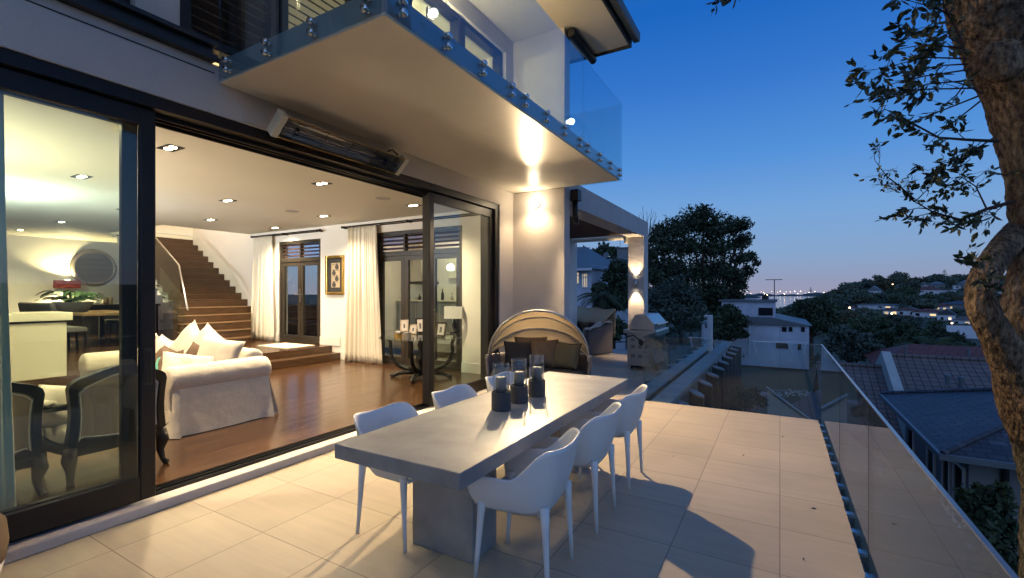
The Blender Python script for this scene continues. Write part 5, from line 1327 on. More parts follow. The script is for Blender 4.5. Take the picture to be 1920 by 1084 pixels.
def palm(u, v, t, R_, n, label, droop=1.0):
    p = at(u, v, t=t); th = thing('palm', label, 'palm', gbase(p))
    MB().tube([gbase(p), p], [.16, .12], 8).build('trunk', 'twig', th, smooth=True)
    arr = []; sp = MB()
    for i in range(n):
        a_ = 2 * PI * i / n + random.uniform(-.2, .2); el_ = random.uniform(.15, 1.0); d_ = Vector((math.cos(a_), math.sin(a_), 0)); L_ = R_ * random.uniform(.8, 1.1)
        pts = [p + d_ * L_ * q * (1 - .25 * el_) + Vector((0, 0, L_ * (el_ * q * 1.1 - droop * .75 * q * q))) for q in [k / 12 for k in range(13)]]
        sp.tube(pts, [.02 - .0014 * k for k in range(13)], 5)
        for k in range(2, 13):
            c_ = pts[k]; tan = (pts[k] - pts[k - 1]).normalized(); sd = tan.cross(Vector((0, 0, 1))).normalized()
            for s_ in (-1, 1):
                for jj in (0, .5):
                    b_ = c_ - (pts[k] - pts[k - 1]) * jj
                    l_ = L_ * .24 * (1 - .045 * abs(k - 6)); e_ = b_ + (sd * s_ * .8 + tan * .55 + Vector((0, 0, -.35))).normalized() * l_
                    w_ = tan * .022 * R_ / 1.4
                    arr.append([b_ - w_, e_ - w_ * .1, e_ + w_ * .1, b_ + w_])
    sp.build('frond_stems', 'twig', th); MB().quads(np.array([[tuple(q) for q in a_] for a_ in arr])).build('fronds', 'palm_leaf', th)
palm(1128, 560, 18, 1.25, 15, 'feathery palm in the garden behind the covered sofa')
palm(1100, 590, 17, .9, 11, 'smaller palm low behind the covered sofa')
palm(1745, 660, 30, 2.6, 20, 'wide palm crown behind the red roof', .9)
palm(1815, 668, 30, 2.3, 18, 'palm crown behind the red roof beside the big trunk', .9)
bt = thing('bare_tree', 'leafless tree with thin upright twigs above the pergola corner', 'tree', gbase(at(1215, 470, t=38)))
mb = MB(); b0 = at(1214, 500, t=38)
mb.tube([gbase(at(1215, 470, t=38)), b0], [.12, .08], 6)
for (u, v) in ((1205, 388), (1222, 392), (1230, 398), (1198, 402), (1213, 396), (1236, 412), (1220, 410)):
    e = at(u, v, t=38); m_ = b0.lerp(e, .55) + Vector((random.uniform(-.1, .1), 0, .1)); mb.tube([b0, m_, e], [.06, .03, .012], 5)
    for q in (.5, .65, .8):
        s_ = b0.lerp(e, q); mb.tube([s_, s_ + Vector((random.uniform(-.4, .4), random.uniform(-.3, .3), random.uniform(.4, .8)))], [.02, .008], 4)
mb.build('trunk', 'twig', bt)
# shrubs under the terrace edge
tree('lower_shrub', 'green shrub below the terrace against the slate roofed house', gbase(at(1840, 1010, t=6.2)), pxblobs([(1838, 960, 40), (1870, 940, 34), (1815, 930, 22), (1850, 1010, 50), (1890, 1000, 44), (1880, 1060, 50), (1835, 915, 14), (1880, 915, 16)], 6.2, .9), 3000, .055, 'foliage_mid', .03, 'shrub', shell=.25)
tree('fern_clump', 'leafy planting below the far glass of the terrace', gbase(at(1400, 760, t=9)), pxblobs([(1385, 735, 18), (1412, 738, 16), (1396, 757, 20), (1370, 752, 14), (1425, 755, 14)], 9.2, 1.0), 1100, .05, 'foliage_dark', .03, 'shrub', shell=.25)
tree('hedge_bank', 'dark planting at the foot of the lawn before the blue lit house', gbase(at(1430, 660, t=40)), pxblobs([(1400, 676, 16), (1425, 680, 15), (1455, 684, 15), (1485, 684, 15), (1512, 682, 15), (1540, 676, 18), (1378, 668, 20)], 36, .8), 3800, .13, 'foliage_dark', .05, 'hedge')

# ------------------------------------------------------------------ the big near tree
bt = thing('gnarled_tree', 'thick barked tree with a bent limb leaning over the terrace corner', 'tree', (2.4, 6, -3.6))
TD = 4.4
def bark(pts, rad, n=28, seed=0, knots=()):
    """smooth path with a lumpy, ridged skin"""
    P = [Vector(p) for p in pts]; k = len(P) - 1; out = []; rr = []
    for i in range(k):
        p0, p1, p2, p3 = P[max(i - 1, 0)], P[i], P[i + 1], P[min(i + 2, k)]
        for j in range(18):
            t = j / 18
            out.append(.5 * ((2 * p1) + (p2 - p0) * t + (2 * p0 - 5 * p1 + 4 * p2 - p3) * t * t + (3 * p1 - p0 - 3 * p2 + p3) * t ** 3)); rr.append(rad[i] + (rad[i + 1] - rad[i]) * t)
    out.append(P[-1]); rr.append(rad[-1])
    m2 = MB().tube(out, rr, n)
    from mathutils import noise
    for i in range(len(out)):
        for j in range(n):
            q = Vector(m2.v[i * n + j]); d_ = q - out[i]
            f = 1 + .09 * noise.noise(q * 3.1 + Vector((seed, 0, 0))) + .085 * (.5 - abs(noise.noise(Vector((q.x * 15, q.y * 15, q.z * 5))))) + .06 * noise.noise(Vector((q.x * 34, q.y * 34, q.z * 13))) + .03 * noise.noise(q * 60)
            for c_, s_, a_ in knots: f += a_ * math.exp(-((q - Vector(c_)).length / s_) ** 2)
            m2.v[i * n + j] = tuple(out[i] + d_ * f)
    return m2
mpx = TD / 868
tr = [at(2015, 1500, t=TD), at(1992, 1150, t=TD), at(1988, 950, t=TD), at(1970, 830, t=TD), at(1945, 740, t=TD), at(1938, 640, t=TD), at(1948, 530, t=TD + .02), at(1958, 430, t=TD + .05), at(1946, 320, t=TD + .08), at(1925, 210, t=TD + .1), at(1888, 110, t=TD + .1), at(1846, 20, t=TD + .1), at(1820, -90, t=TD + .1), at(1800, -230, t=TD + .2)]
tw = [72, 54, 50, 52, 56, 50, 44, 42, 46, 50, 54, 51, 46, 40]
lm = [at(1955, 810, t=TD - .02), at(1910, 705, t=TD - .06), at(1872, 634, t=TD - .10), at(1839, 562, t=TD - .10), at(1856, 500, t=TD - .04), at(1900, 445, t=TD + .10), at(1950, 390, t=TD + .25), at(2010, 300, t=TD + .4)]
lw = [42, 31, 25, 22, 21, 22, 22, 22]
kn = [(at(1885, 105, t=TD - .25), .16, .25), (at(1900, 860, t=TD - .2), .15, .1)]
mb = bark(tr, [q * mpx for q in tw], 90, 1, kn); l2 = bark(lm, [q * mpx for q in lw], 60, 5); mb.add(l2.v, l2.f)
mb.build('trunk', 'bark', bt, smooth=True)
# healed knot on the upper trunk
c0 = at(1880, 116, t=TD - .18); m2 = MB().ball(c0, .15, .11, .20, 20, 14)
from mathutils import noise as nz_
m2.v = [tuple(Vector(q) + (Vector(q) - c0) * (.25 * nz_.noise(Vector(q) * 7) + .1 * nz_.noise(Vector(q) * 19))) for q in m2.v]
m2.build('knot', 'bark', bt, smooth=True)
tw_ = MB(); lf = []
r4 = random.Random(9)
def leaf(p, d, L_, droop=.3):
    d = Vector(d).normalized(); n_ = Vector((r4.gauss(0, 1), r4.gauss(0, 1), r4.gauss(0, 1))); sd = d.cross(n_).normalized()
    d = (d + Vector((0, 0, -droop * r4.random()))).normalized(); L_ *= 1.3; w = L_ * r4.uniform(.17, .26)
    up = sd.cross(d) * w * .25
    a_, b_, c_ = p + d * L_ * .3, p + d * L_ * .65, p + d * L_
    lf.append([p, a_ + sd * w + up, a_, p]); lf[-1] = [tuple(q) for q in (p, a_ + sd * w + up, b_, a_)] ; lf.append([tuple(q) for q in (a_ + sd * w + up, b_ + sd * w * .8 + up, c_, b_)])
    lf.append([tuple(q) for q in (p, a_, b_, a_ - sd * w + up)]); lf.append([tuple(q) for q in (a_ - sd * w + up, b_, c_, b_ - sd * w * .8 + up)])
def twig(p, d, L_, r_, lv, leafy, lsize=.075):
    """recursive twig with side shoots"""
    pts = [p]; d = d.normalized(); n_ = 5
    for i in range(n_):
        d = (d + Vector((r4.gauss(0, .13), r4.gauss(0, .13), r4.gauss(0, .10) - .02))).normalized(); pts.append(pts[-1] + d * L_ / n_)
    tw_.tube(pts, [r_ * (1 - .75 * i / n_) for i in range(n_ + 1)], 5, caps=False)
    if lv > 0:
        for i in range(2, n_ + 1):
            for _ in range(2 if lv > 1 else 1):
                e = (d + Vector((r4.gauss(0, .6), r4.gauss(0, .6), r4.gauss(0, .55)))).normalized()
                twig(pts[i], e, L_ * r4.uniform(.35, .6), r_ * .5, lv - 1, leafy, lsize)
    if leafy:
        for i in range(1 if lv == 0 else 3, n_ + 1):
            if r4.random() < leafy:
                for _ in range(2 if i == n_ else 1): leaf(pts[i], d + Vector((r4.gauss(0, .6), r4.gauss(0, .6), r4.gauss(0, .5))), lsize * r4.uniform(.6, 1.25))
def limb(px, r_, lv, leafy, t=TD, every=1, ls=.075, L_=.34, side=1):
    pts = [at(u, v, t=t + dt_) for u, v, dt_ in px]
    tw_.tube(pts, [r_ * (1 - .8 * i / (len(pts) - 1)) for i in range(len(pts))], 7)
    for i in range(1, len(pts)):
        for k in range(every):
            q = pts[i - 1].lerp(pts[i], (k + 1) / every); d = (pts[i] - pts[i - 1]).normalized()
            twig(q, d + Vector((r4.gauss(0, .5), r4.gauss(0, .5), r4.gauss(0, .5))) * side, L_ * r4.uniform(.6, 1.1), r_ * .30, lv, leafy, ls)
# sprays of thin shoots from the upper trunk
for (u0, v0, u1, v1, L2, lfy) in [(1800, 60, 1690, 60, 2, .8), (1805, 90, 1668, 95, 2, .8), (1812, 110, 1650, 130, 2, .8), (1820, 130, 1640, 165, 2, .75), (1825, 150, 1655, 190, 2, .7), (1830, 165, 1618, 188, 1, .9), (1835, 180, 1690, 235, 1, .7), (1838, 190, 1740, 270, 1, .6),
                                  (1800, 70, 1740, -20, 2, .8), (1790, 30, 1700, 0, 2, .9), (1815, 120, 1720, 140, 2, .5), (1822, 140, 1760, 205, 1, .5), (1842, 175, 1770, 150, 1, .4), (1800, 40, 1745, 90, 2, .5), (1810, 100, 1780, 20, 1, .3), (1808, 80, 1765, 60, 1, .3)]:
    a_, b_ = at(u0, v0, t=TD - .15), at(u1, v1, t=TD - .15 + r4.uniform(-.5, .4))
    m_ = a_.lerp(b_, .5) + Vector((0, 0, r4.uniform(-.04, .07)))
    tw_.tube([a_, a_.lerp(m_, .5), m_, b_], [.009, .007, .006, .002], 5)
    for q in (.35, .5, .65, .8, .93):
        p = a_.lerp(m_, q * 2) if q < .5 else m_.lerp(b_, q * 2 - 1)
        twig(p, (b_ - a_).normalized() + Vector((r4.gauss(0, .5), r4.gauss(0, .5), r4.gauss(0, .5))), r4.uniform(.10, .24), .0035, L2 - 1, lfy, .062)
limb([(1872, 265, 0), (1810, 262, -.05), (1760, 258, -.1), (1700, 225, -.15), (1660, 205, -.2)], .016, 1, .75, every=2, ls=.06, L_=.20)
limb([(1868, 255, .05), (1800, 300, 0), (1770, 305, -.05), (1740, 320, -.1)], .008, 1, .8, every=2, ls=.068, L_=.16)
limb([(1900, 378, .05), (1850, 392, 0), (1800, 412, -.05), (1750, 398, -.1), (1715, 378, -.15)], .020, 1, .85, every=3, ls=.055, L_=.26)
limb([(1715, 378, -.15), (1690, 352, -.2), (1662, 330, -.25), (1640, 300, -.3)], .010, 2, .04, every=3, ls=.04, L_=.15)
limb([(1850, 392, 0), (1830, 350, .05), (1800, 330, .1), (1770, 350, .1)], .008, 1, .7, every=2, ls=.05, L_=.22)
limb([(1890, 330, .1), (1850, 320, .1), (1815, 345, .1)], .007, 1, .6, every=2, ls=.05, L_=.2)
limb([(1870, 590, -.3), (1850, 545, -.35), (1830, 505, -.4), (1812, 470, -.4)], .006, 1, .35, every=2, ls=.055, L_=.14)
limb([(1870, 575, -.3), (1845, 520, -.35), (1815, 500, -.4)], .005, 1, .35, every=2, ls=.055, L_=.12)
limb([(1830, -60, .1), (1700, -80, 0), (1560, -70, -.2), (1430, -40, -.4), (1375, -10, -.5)], .02, 1, .7, every=3, ls=.06, L_=.22)
limb([(1930, 60, .1), (1905, 20, .1), (1880, -20, .1)], .008, 1, .5, every=2, ls=.06, L_=.2)
tw_.build('twigs', 'twig', bt)
MB().quads(np.array(lf)).build('leaves', 'leaf', bt)
# the crown above and beside the terrace, seen only as reflections in the balcony glass
cb = []
for _ in range(16): cb.append(((random.uniform(.3, 6.5), random.uniform(1.5, 9.5), random.uniform(5.4, 9.0)), (random.uniform(.7, 1.3), random.uniform(.7, 1.3), random.uniform(.4, .8))))
cb = [b for b in cb if not (b[0][2] - b[1][2] < CAMZ + .60 * math.hypot(b[0][0], b[0][1]))]
mb = MB()
for b in cb: e = Vector(b[0]); s_ = tr[-1]; mb.tube([s_, s_.lerp(e, .5) + Vector((0, 0, .3)), e], [.10, .06, .015], 7)
if cb:
    mb.build('high_limbs', 'twig', bt); MB().quads(leafcloud(cb, 5200, .075, .45, .2)).build('crown', 'leaf', bt)

# ================================================================== NEIGHBOURING HOUSES
def win(mb_p, house_, name, x0, x1, y0, y1, z0, z1, m_='winglass', fm='housewhite'):
    """framed window in a vertical wall plane; one of the x or y spans is thin and gives the wall face"""
    if abs(y1 - y0) < abs(x1 - x0):
        f = frame(MB(), x0, x1, y0 - .03, y0 + .03, z0, z1, .06, 'y').build(name, fm, house_); MB().box(x0 + .06, x1 - .06, y0 - .012, y0 + .0, z0 + .06, z1 - .06).build('pane', m_, f)
    else:
        f = frame(MB(), x0 - .03, x0 + .03, y0, y1, z0, z1, .06, 'x').build(name, fm, house_); MB().box(x0 - .012, x0, y0 + .06, y1 - .06, z0 + .06, z1 - .06).build('pane', m_, f)
    return f
# slate roofed house beside the terrace
nh = thing('slate_roof_house', 'grey house with a dark slate hip roof just below the terrace glass', 'house', (5, 13.6, -3.8))
x0, x1, y0, y1, ez, pt_ = 2.46, 8.0, 10.75, 16.4, -1.2, .34
mb = MB(); h_ = (x1 - x0) / 2; rz_ = ez + h_ * pt_; xm = (x0 + x1) / 2
mb.add([(x0, y0, ez), (x1, y0, ez), (x1, y1, ez), (x0, y1, ez), (xm, y0 + h_, rz_), (xm, y1 - h_ + .02, rz_)], [(0, 1, 4), (1, 2, 5, 4), (2, 3, 5), (3, 0, 4, 5), (0, 3, 2, 1)])
mb.build('roof', 'slate', nh, solid=.0)
mb = MB(); mb.box(x0 - .06, x0 - .002, y0 - .06, y1, ez - .09, ez + .01); mb.box(x0, x1, y0 - .06, y0 - .002, ez - .09, ez + .01); mb.build('gutter', 'greyroof', nh)
mb = MB()
for a_, b_ in (((x0, y0, ez), (xm, y0 + h_, rz_)), ((xm, y0 + h_, rz_), (xm, y1 - h_, rz_)), ((x0, y1, ez), (xm, y1 - h_, rz_))): mb.tube([Vector(a_) + Vector((0, 0, .02)), Vector(b_) + Vector((0, 0, .02))], .05, 8)
mb.build('ridge_tiles', 'slate', nh)
MB().box(x0 + .45, x1 - .45, y0 + .45, y1 - .4, -4.4, ez - .02).build('wall', 'housegrey', nh)
MB().box(x0, x1, y0, y1, ez - .03, ez - .012).build('eaves_lining', 'housegrey', nh)
for ya, yb in ((11.35, 11.95), (12.15, 12.65), (13.2, 13.8), (15.0, 15.4)): win(None, nh, 'window', x0 + .44, x0 + .44, ya, yb, -2.75, -1.55, 'winglass', 'housewhite')
MB().tube([(x0 + .9, y0 + .40, ez - .03), (x0 + .9, y0 + .40, -4.3)], .05, 10).build('downpipe', 'black', nh)
MB().box(x0 + .40, x0 + .449, y1 - 1.1, y1 - .9, -4.2, ez - .03).build('corner_board', 'black', nh)
# tiled roofs behind it
th = thing('tiled_roof_house', 'brown tiled roof house with a pale sloping parapet behind the slate roof', 'house', (4, 20, -4))
def slope(mb, xa, xb, yr_, zr, ye, ze, th_=.12): mb.prism([(yr_, zr), (ye, ze), (ye, ze - th_), (yr_, zr - th_)], xa, xb, 'x'); return mb
mb = MB(); slope(mb, 3.25, 9.6, 20, -.50, 16.55, -2.15); slope(mb, 3.25, 9.6, 20.01, -.50, 23.4, -2.15); mb.build('roof', 'rooftile', th)
mb = MB(); slope(mb, 1.15, 3.0, 20, -.92, 16.2, -2.7); slope(mb, 1.15, 3.0, 20.01, -.92, 23, -2.6); mb.build('lower_roof', 'rooftile', th)
mb = MB(); mb.prism([(20, -.36), (16.4, -2.08), (16.4, -2.75), (20, -1.03), (23.4, -2.75), (23.4, -2.08)], 3.0, 3.245, 'x'); mb.build('parapet', 'palegreen', th)
mb = MB(); mb.box(1.35, 9.4, 16.9, 23, -5, -2.6); mb.prism([(16.9, -2.599), (23, -2.599), (20, -1.15)], 1.35, 2.9, 'x'); mb.build('wall', 'palegreen', th)
mb = MB(); mb.tube([(3.25, 20, -.47), (9.6, 20, -.47)], .07, 8); mb.tube([(1.15, 20, -.89), (3, 20, -.89)], .07, 8); mb.build('ridge_tiles', 'rooftile', th)
for u, v, h in ((1777, 712, .22), (1802, 728, .42)):
    p = at(u, v, t=13.4); MB().lathe([(.001, 0), (.06, 0), (.06, h), (.085, h), (.085, h + .08), (.001, h + .1)], (p.x, p.y, p.z - .16), 12).build('roof_vent', 'greyroof', th)
MB().tube([(1.62, 20.0, -1.0), (1.62, 20.0, -.62)], .05, 8).build('flue', 'greyroof', th)
# gable roof closer, seen through the corner glass
gh = thing('gable_roof', 'brown tiled lean-to with a pale gable below the corner of the glass', 'outbuilding', (.9, 14, -4))
mb = MB(); mb.prism([(-.25, -2.2), (1.0, -1.25), (1.08, -1.30), (1.0, -1.36), (-.25, -2.32)], 13.2, 16.5, 'y'); mb.prism([(1.0, -1.25), (2.2, -2.2), (2.2, -2.32), (1.0, -1.36)], 13.2, 16.5, 'y'); mb.build('roof', 'rooftile', gh)
MB().prism([(-.1, -2.33), (2.05, -2.33), (1.0, -1.42)], 13.5, 13.6, 'y').build('gable', 'palegreen', gh)
MB().box(-.1, 2.05, 13.6, 16.3, -4.5, -2.34).build('wall', 'palegreen', gh)
bw_ = thing('boundary_wall', 'pale green garden wall with a sloping metal capped top beyond the far glass', 'wall', (.3, 11, -3))
MB().prism([(-.22, -.42), (.95, -1.30), (.95, -4), (-.22, -4)], 11.0, 11.15, 'y').build('masonry', 'palegreen', bw_)
MB().prism([(-.24, -.385), (.97, -1.29), (.97, -1.255), (-.24, -.35)], 10.97, 11.18, 'y').build('capping', 'greyroof', bw_)
MB().box(-.62, -.221, 11.0, 11.4, -4, -.52).build('pillar', 'housegrey', bw_)
# red roof and lit houses up the hill
def simple_house(name, label, c, w, d, h, rh, wall, roof, rz_=0, wins=(), ridge='x', sc_=1):
    t = thing(name, label, 'house', c); mx = Matrix.Translation(Vector(c)) @ Matrix.Rotation(rz_, 4, 'Z')
    MB().box(-w / 2, w / 2, -d / 2, d / 2, -1.2, h).xf(mx).build('wall', wall, t)
    o_ = .35
    if ridge == 'x': pr = MB().prism([(-d / 2 - o_, h + .01), (d / 2 + o_, h + .01), (.0, h + rh)], -w / 2 - o_, w / 2 + o_, 'x')
    elif ridge == 'y': pr = MB().prism([(-w / 2 - o_, h + .01), (w / 2 + o_, h + .01), (0, h + rh)], -d / 2 - o_, d / 2 + o_, 'y')
    elif ridge == 'hip':
        q = min(w, d) / 2; W, D = w / 2 + o_, d / 2 + o_; a_ = W - q - .2 if w > d else .05; b_ = .05 if w > d else D - q - .2
        pr = MB().add([(-W, -D, h + .01), (W, -D, h + .01), (W, D, h + .01), (-W, D, h + .01), (-a_, -b_, h + rh), (a_, -b_, h + rh), (a_, b_, h + rh), (-a_, b_, h + rh)], [(0, 1, 5, 4), (1, 2, 6, 5), (2, 3, 7, 6), (3, 0, 4, 7), (4, 5, 6, 7), (3, 2, 1, 0)])
    else: pr = MB().box(-w / 2 - o_, w / 2 + o_, -d / 2 - o_, d / 2 + o_, h + .01, h + rh)
    pr.xf(mx).build('roof', roof, t)
    for (xa, xb, za, zb, m_) in wins:
        f = frame(MB(), xa, xb, -d / 2 - .06, -d / 2 + .02, za, zb, .07, 'y').xf(mx).build('window', 'housewhite', t); MB().box(xa + .07, xb - .07, -d / 2 - .03, -d / 2 - .01, za + .07, zb - .07).xf(mx).build('pane', m_, f)
    return t
p = at(1715, 662, t=26)
rr_ = thing('red_roof_house', 'long low red tiled roof behind the brown tiled one', 'house', (p.x, p.y, -5))
xa, xb = at(1655, 662, t=24).x, at(1862, 662, t=27).x
mb = MB(); yc = p.y + 1.5; mb.add([(xa, yc - 3, -2.35), (xb + 1, yc - 3, -2.35), (xb + 1, yc + 3, -2.35), (xa, yc + 3, -2.35), (xa + 2.0, yc, -1.35), (xb - 1, yc, -1.35)], [(0, 1, 5, 4), (1, 2, 5), (2, 3, 4, 5), (3, 0, 4), (3, 2, 1, 0)]); mb.build('roof', 'redroof', rr_)
MB().box(xa + .4, xb + .6, yc - 2.6, yc + 2.6, -6, -2.36).build('wall', 'housewhite', rr_)
for u in (1715, 1822): q = at(u, 662, t=24.5); MB().tube([(q.x, yc - 1.5, -1.95), (q.x, yc - 1.5, -1.35)], .06, 8).build('flue', 'greyroof', rr_)
# blue lit two storey house in front of the bay
bh = thing('weatherboard_house', 'two storey white weatherboard house with a flat roof in front of the bay', 'house', (0, 50, -5))
def bhx(u, v, y): return at(u, v, y=y)
Y1_ = 40.0
a, b = at(1385, 566, y=Y1_), at(1453, 600, y=Y1_); a2, b2 = at(1340, 606, y=Y1_ - .6), at(1517, 672, y=Y1_ - .6)
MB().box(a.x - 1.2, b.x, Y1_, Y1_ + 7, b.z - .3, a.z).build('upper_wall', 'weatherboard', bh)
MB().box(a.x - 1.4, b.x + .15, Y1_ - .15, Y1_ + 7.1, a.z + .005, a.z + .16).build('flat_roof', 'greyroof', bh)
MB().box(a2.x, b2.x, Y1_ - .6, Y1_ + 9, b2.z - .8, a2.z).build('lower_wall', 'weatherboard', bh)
MB().prism([(a2.x - .2, a2.z + .005), (b2.x + .2, a2.z + .005), (b.x - .2, a2.z + .55), (a2.x + .5, a2.z + .55)], Y1_ - .8, Y1_ + 9.2, 'y').build('lower_roof', 'greyroof', bh)
def bwin(u0, v0, u1, v1, y, m_='winglass'):
    p, q = at(u0, v0, y=y), at(u1, v1, y=y); win(None, bh, 'window', p.x, q.x, y - .002, y, q.z, p.z, m_, 'alu')
bwin(1422, 577, 1449, 592, Y1_ - .02)
for u0, v0, u1, v1 in ((1466, 613, 1475, 622), (1479, 613, 1486, 622), (1502, 613, 1509, 622), (1455, 643, 1478, 654), (1496, 645, 1502, 656)): bwin(u0, v0, u1, v1, Y1_ - .62)
p = at(1405, 620, y=Y1_ - .62); MB().tube([(p.x, Y1_ - .68, a2.z), (p.x, Y1_ - .68, b2.z)], .05, 6).build('downpipe', 'housewhite', bh)
an = at(1452, 524, y=Y1_ + 2); an0 = at(1452, 566, y=Y1_ + 2)
tv = thing('tv_antenna', 'tall thin tv antenna above the flat roof of the weatherboard house', 'antenna', an0)
MB().tube([(an.x, an.y, a.z + .165), an], .035, 6).build('mast', 'alu', tv)
mb = MB(); mb.tube([an + Vector((-.62, 0, -.02)), an + Vector((.55, 0, -.02))], .028, 5)
for k in range(7): mb.tube([an + Vector((-.55 + .17 * k, -.25 + .02 * k, -.02)), an + Vector((-.55 + .17 * k, .25 - .02 * k, -.02))], .014, 4)
mb.build('boom', 'alu', tv)
p = at(1435, 561, y=Y1_ + 1); o = MB().lathe([(.001, 0), (.25, .0), (.22, .3), (.001, .42)], (p.x, p.y, a.z + .17), 12).build('roof_cowl', 'alu'); tag(o, 'small round cowl on the flat roof below the antenna', 'vent')
# swing frame on the lawn
sw = thing('swing_frame', 'thin white metal swing frame on the lawn', 'swing', (at(1480, 668, t=26)))
mb = MB()
for us in ((1476, 641, 1487, 667), (1413, 641, 1418, 662), (1512, 641, 1507, 663)): mb.tube([at(us[0], us[1], t=26), at(us[2], us[3], t=26)], .035, 6)
mb.build('legs', 'housewhite', sw); MB().tube([at(1410, 640, t=26), at(1516, 642, t=26)], .025, 6).build('top_bar', 'housewhite', sw)
# flower border
fbm = MB(); arr = []
for k in range(160):
    p = at(random.uniform(1440, 1532), 0, t=20); z = ground_z(p.x, p.y) + random.uniform(.1, .35); s_ = random.uniform(.02, .05); y_ = p.y + random.uniform(-.4, .4)
    arr.append([(p.x - s_, y_, z), (p.x, y_ - s_, z + s_ * .4), (p.x + s_, y_, z), (p.x, y_ + s_, z + s_ * .4)])
o = fbm.quads(np.array(arr)).build('flower_border', 'housewhite'); tag(o, 'low border of small pale flowers across the lawn', 'flowers', kind='stuff')
# neighbours beyond the pergola
vh = thing('villa', 'neighbouring villa with two lit windows seen under the pergola', 'house', at(1090, 600, t=30))
YV = at(1090, 540, t=28).y
def V(u, v): return at(u, v, y=YV)
a, b = V(1020, 500), V(1109, 640)
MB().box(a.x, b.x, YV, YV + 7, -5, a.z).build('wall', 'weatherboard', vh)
e0, e1_ = V(1010, 500), V(1115, 504); rtop = V(1062, 478)
mb = MB(); mb.add([(e0.x, YV - .6, e1_.z), (e1_.x, YV - .6, e1_.z), (e1_.x, YV + 7.6, e1_.z), (e0.x, YV + 7.6, e1_.z), (rtop.x - 1, YV + 3, e1_.z + 1.7), (rtop.x, YV + 3.5, e1_.z + 1.7)], [(0, 1, 5, 4), (1, 2, 5), (2, 3, 4, 5), (3, 0, 4), (3, 2, 1, 0)]); mb.build('roof', 'greyroof', vh)
MB().box(e0.x, e1_.x + .05, YV - .68, YV - .605, e1_.z - .12, e1_.z + .02).build('gutter', 'housewhite', vh)
for (u0, v0, u1, v1) in ((1071, 510, 1087, 533), (1091, 512, 1103, 540)):
    p, q = V(u0, v0), V(u1, v1); f = win(None, vh, 'window', p.x, q.x, YV - .02, YV - .018, q.z, p.z, 'litpale', 'housewhite')
    mb = MB(); w = q.x - p.x
    for k in (1, 2): mb.box(p.x + w * k / 3 - .03, p.x + w * k / 3 + .03, YV - .06, YV - .035, q.z, p.z)
    mb.box(p.x, q.x, YV - .066, YV - .036, p.z - (p.z - q.z) * .32, p.z - (p.z - q.z) * .26); mb.build('glazing_bars', 'housewhite', f)
h2 = thing('tiled_house', 'house with a broad blue grey tiled roof behind the villa', 'house', at(1120, 520, t=48))
Y2 = at(1120, 500, t=46).y; p, q = at(1078, 517, y=Y2), at(1158, 485, y=Y2 + 4)
mb = MB(); mb.add([(p.x - 3, Y2, p.z), (q.x + 1, Y2, p.z), (q.x + 1, Y2 + 4, q.z), (p.x - 2, Y2 + 4, q.z), (q.x + 1, Y2 + 9, p.z), (p.x - 3, Y2 + 9, p.z)], [(0, 1, 2, 3), (3, 2, 4, 5), (0, 3, 5), (1, 4, 2)]); mb.build('roof', 'greyroof', h2)
MB().box(p.x - 2.5, q.x + .6, Y2 + .4, Y2 + 8.6, -6, p.z - .01).build('wall', 'housewhite', h2)
p = at(1137, 484, y=Y2 + 3.8)
sd_ = thing('satellite_dish', 'satellite dish on the ridge of the blue grey tiled roof', 'satellite dish', p)
MB().tube([p + Vector((0, 0, -.35)), p + Vector((0, 0, .2))], .03, 6).build('mast', 'alu', sd_)
mb = MB().lathe([(.02, .0), (.18, .02), (.34, .09), (.33, .10), (.18, .035), (.02, .012)], n=20); mb.xf(Matrix.Translation(p + Vector((0, -.05, .28))) @ Matrix.Rotation(R(75), 4, 'X')).build('dish', 'greyroof', sd_, smooth=True)
p, q = at(1157, 466, t=60), at(1185, 500, t=60)
ck = thing('chimney_block', 'dark flat topped chimney block above the garden trees', 'chimney', (p.x, p.y, q.z))
MB().box(p.x, q.x, p.y, p.y + 1.5, q.z - 1.5, p.z).build('stack', 'housegrey', ck); MB().box(p.x - .12, q.x + .12, p.y - .12, p.y + 1.62, p.z + .001, p.z + .12).build('capping', 'housegrey', ck)
MB().tube([(p.x + .25, p.y + .5, p.z + .12), (p.x + .25, p.y + .5, p.z + 1.5)], .03, 5).build('antenna_mast', 'alu', ck)
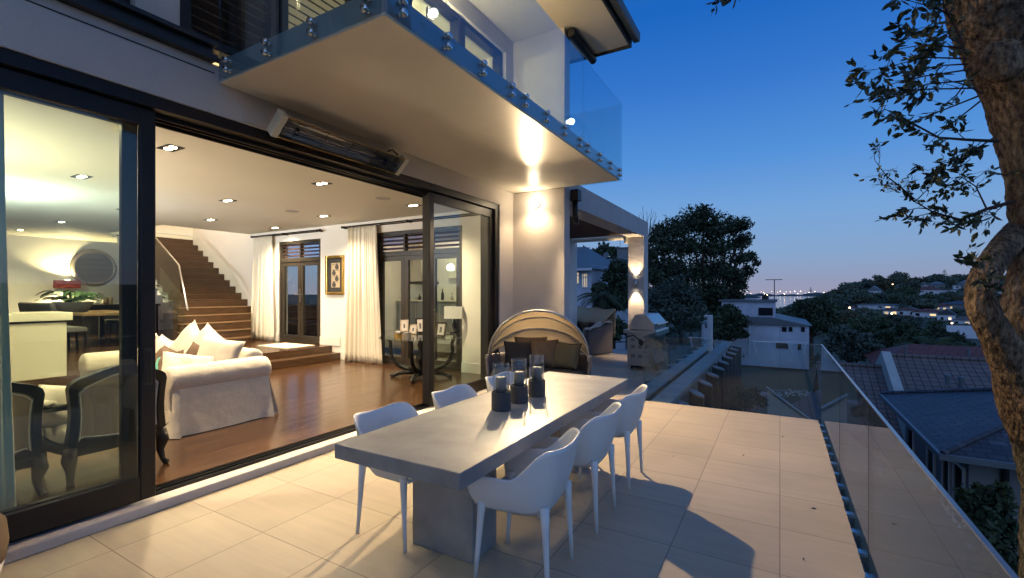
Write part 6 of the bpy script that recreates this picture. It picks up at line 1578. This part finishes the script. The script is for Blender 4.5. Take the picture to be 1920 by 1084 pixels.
# houses on the hill
for (u, v, d, w, h, rh, wall, roof, nm_, lb_, rd_, wn_) in HOUSES:
    k = d / 868; p = at(u, v, t=d); W_ = w * k
    simple_house(nm_, lb_, (p.x, p.y, p.z), W_, min(9, W_ * .8), h * k, rh * k, wall, roof, -.32, [(a_ * W_, b_ * W_, c_ * h * k, e_ * h * k, m_) for a_, b_, c_, e_, m_ in wn_], rd_)
p = at(1798, 622, t=92); q0, q1 = at(1775, 619, t=92), at(1826, 624, t=92)
o = MB().box(q0.x, q1.x, q0.y, q0.y + .25, q0.z - 1.5, q0.z + .95).build('street_wall', 'housewhite'); tag(o, 'long white street wall below the valley row', 'wall')
# street lamps and far town lights
r5 = random.Random(3)
def lamp_post(u, v, d, label, r_, m_='townlight', group='lamps of the town across the bay', pole=True):
    p = at(u, v, t=d); t = thing('street_lamp', label, 'street lamp', (p.x, p.y, p.z - 5), group)
    MB().tube([(p.x, p.y, p.z - 4.5), (p.x, p.y, p.z - r_ * .9)], max(.05, d * .00012), 5).build('pole', 'alu', t)
    MB().ball(p, r_, n=8, m=6).build('lantern', m_, t)
for u, v, d, l in ((1699, 550, 240, 'orange street lamp among the hillside trees'), (1593, 577, 130, 'orange street lamp at the foot of the hill'), (1672, 588, 112, 'warm porch lamp of the bungalow with the glowing porch'), (1781, 598, 99, 'bright lamp on the white gabled house'),
                   (1785, 606, 97, 'bright lamp above the white street wall'), (1674, 534, 305, 'small red orange lamp beside the dense narrow pine'), (1560, 580, 125, 'pale lamp near the thick dark tree')):
    d = min(d, ghit(u, v + 5) - 3); lamp_post(u, v, d, l, d * .0017, 'townlight', 'street lamps on the hill')
FAR = [(1408, 551), (1397, 553), (1420, 554), (1432, 549), (1440, 555), (1447, 547), (1458, 549), (1470, 551), (1474, 548), (1482, 548), (1490, 547), (1496, 551), (1501, 547), (1510, 551), (1517, 549), (1522, 551), (1533, 550), (1537, 552), (1545, 549), (1391, 549), (1401, 547), (1427, 548), (1463, 547), (1528, 547)]
for i, (u, v) in enumerate(FAR):
    lamp_post(u, v - .6, 3300, 'tiny town lamp on the far coast across the bay', r5.uniform(1.2, 2.6), ['townlight', 'townwhite'][i % 3 > 0])
for u, v, r_ in ((1438, 553.5, 2.6), (1405, 554, 1.8), (1433.5, 551, 1.2), (1471, 551.5, 1.4)):
    lamp_post(u, v, 1800, 'brighter lamp on the wooded spit in the bay', r_, 'townlight', 'lamps on the spit')
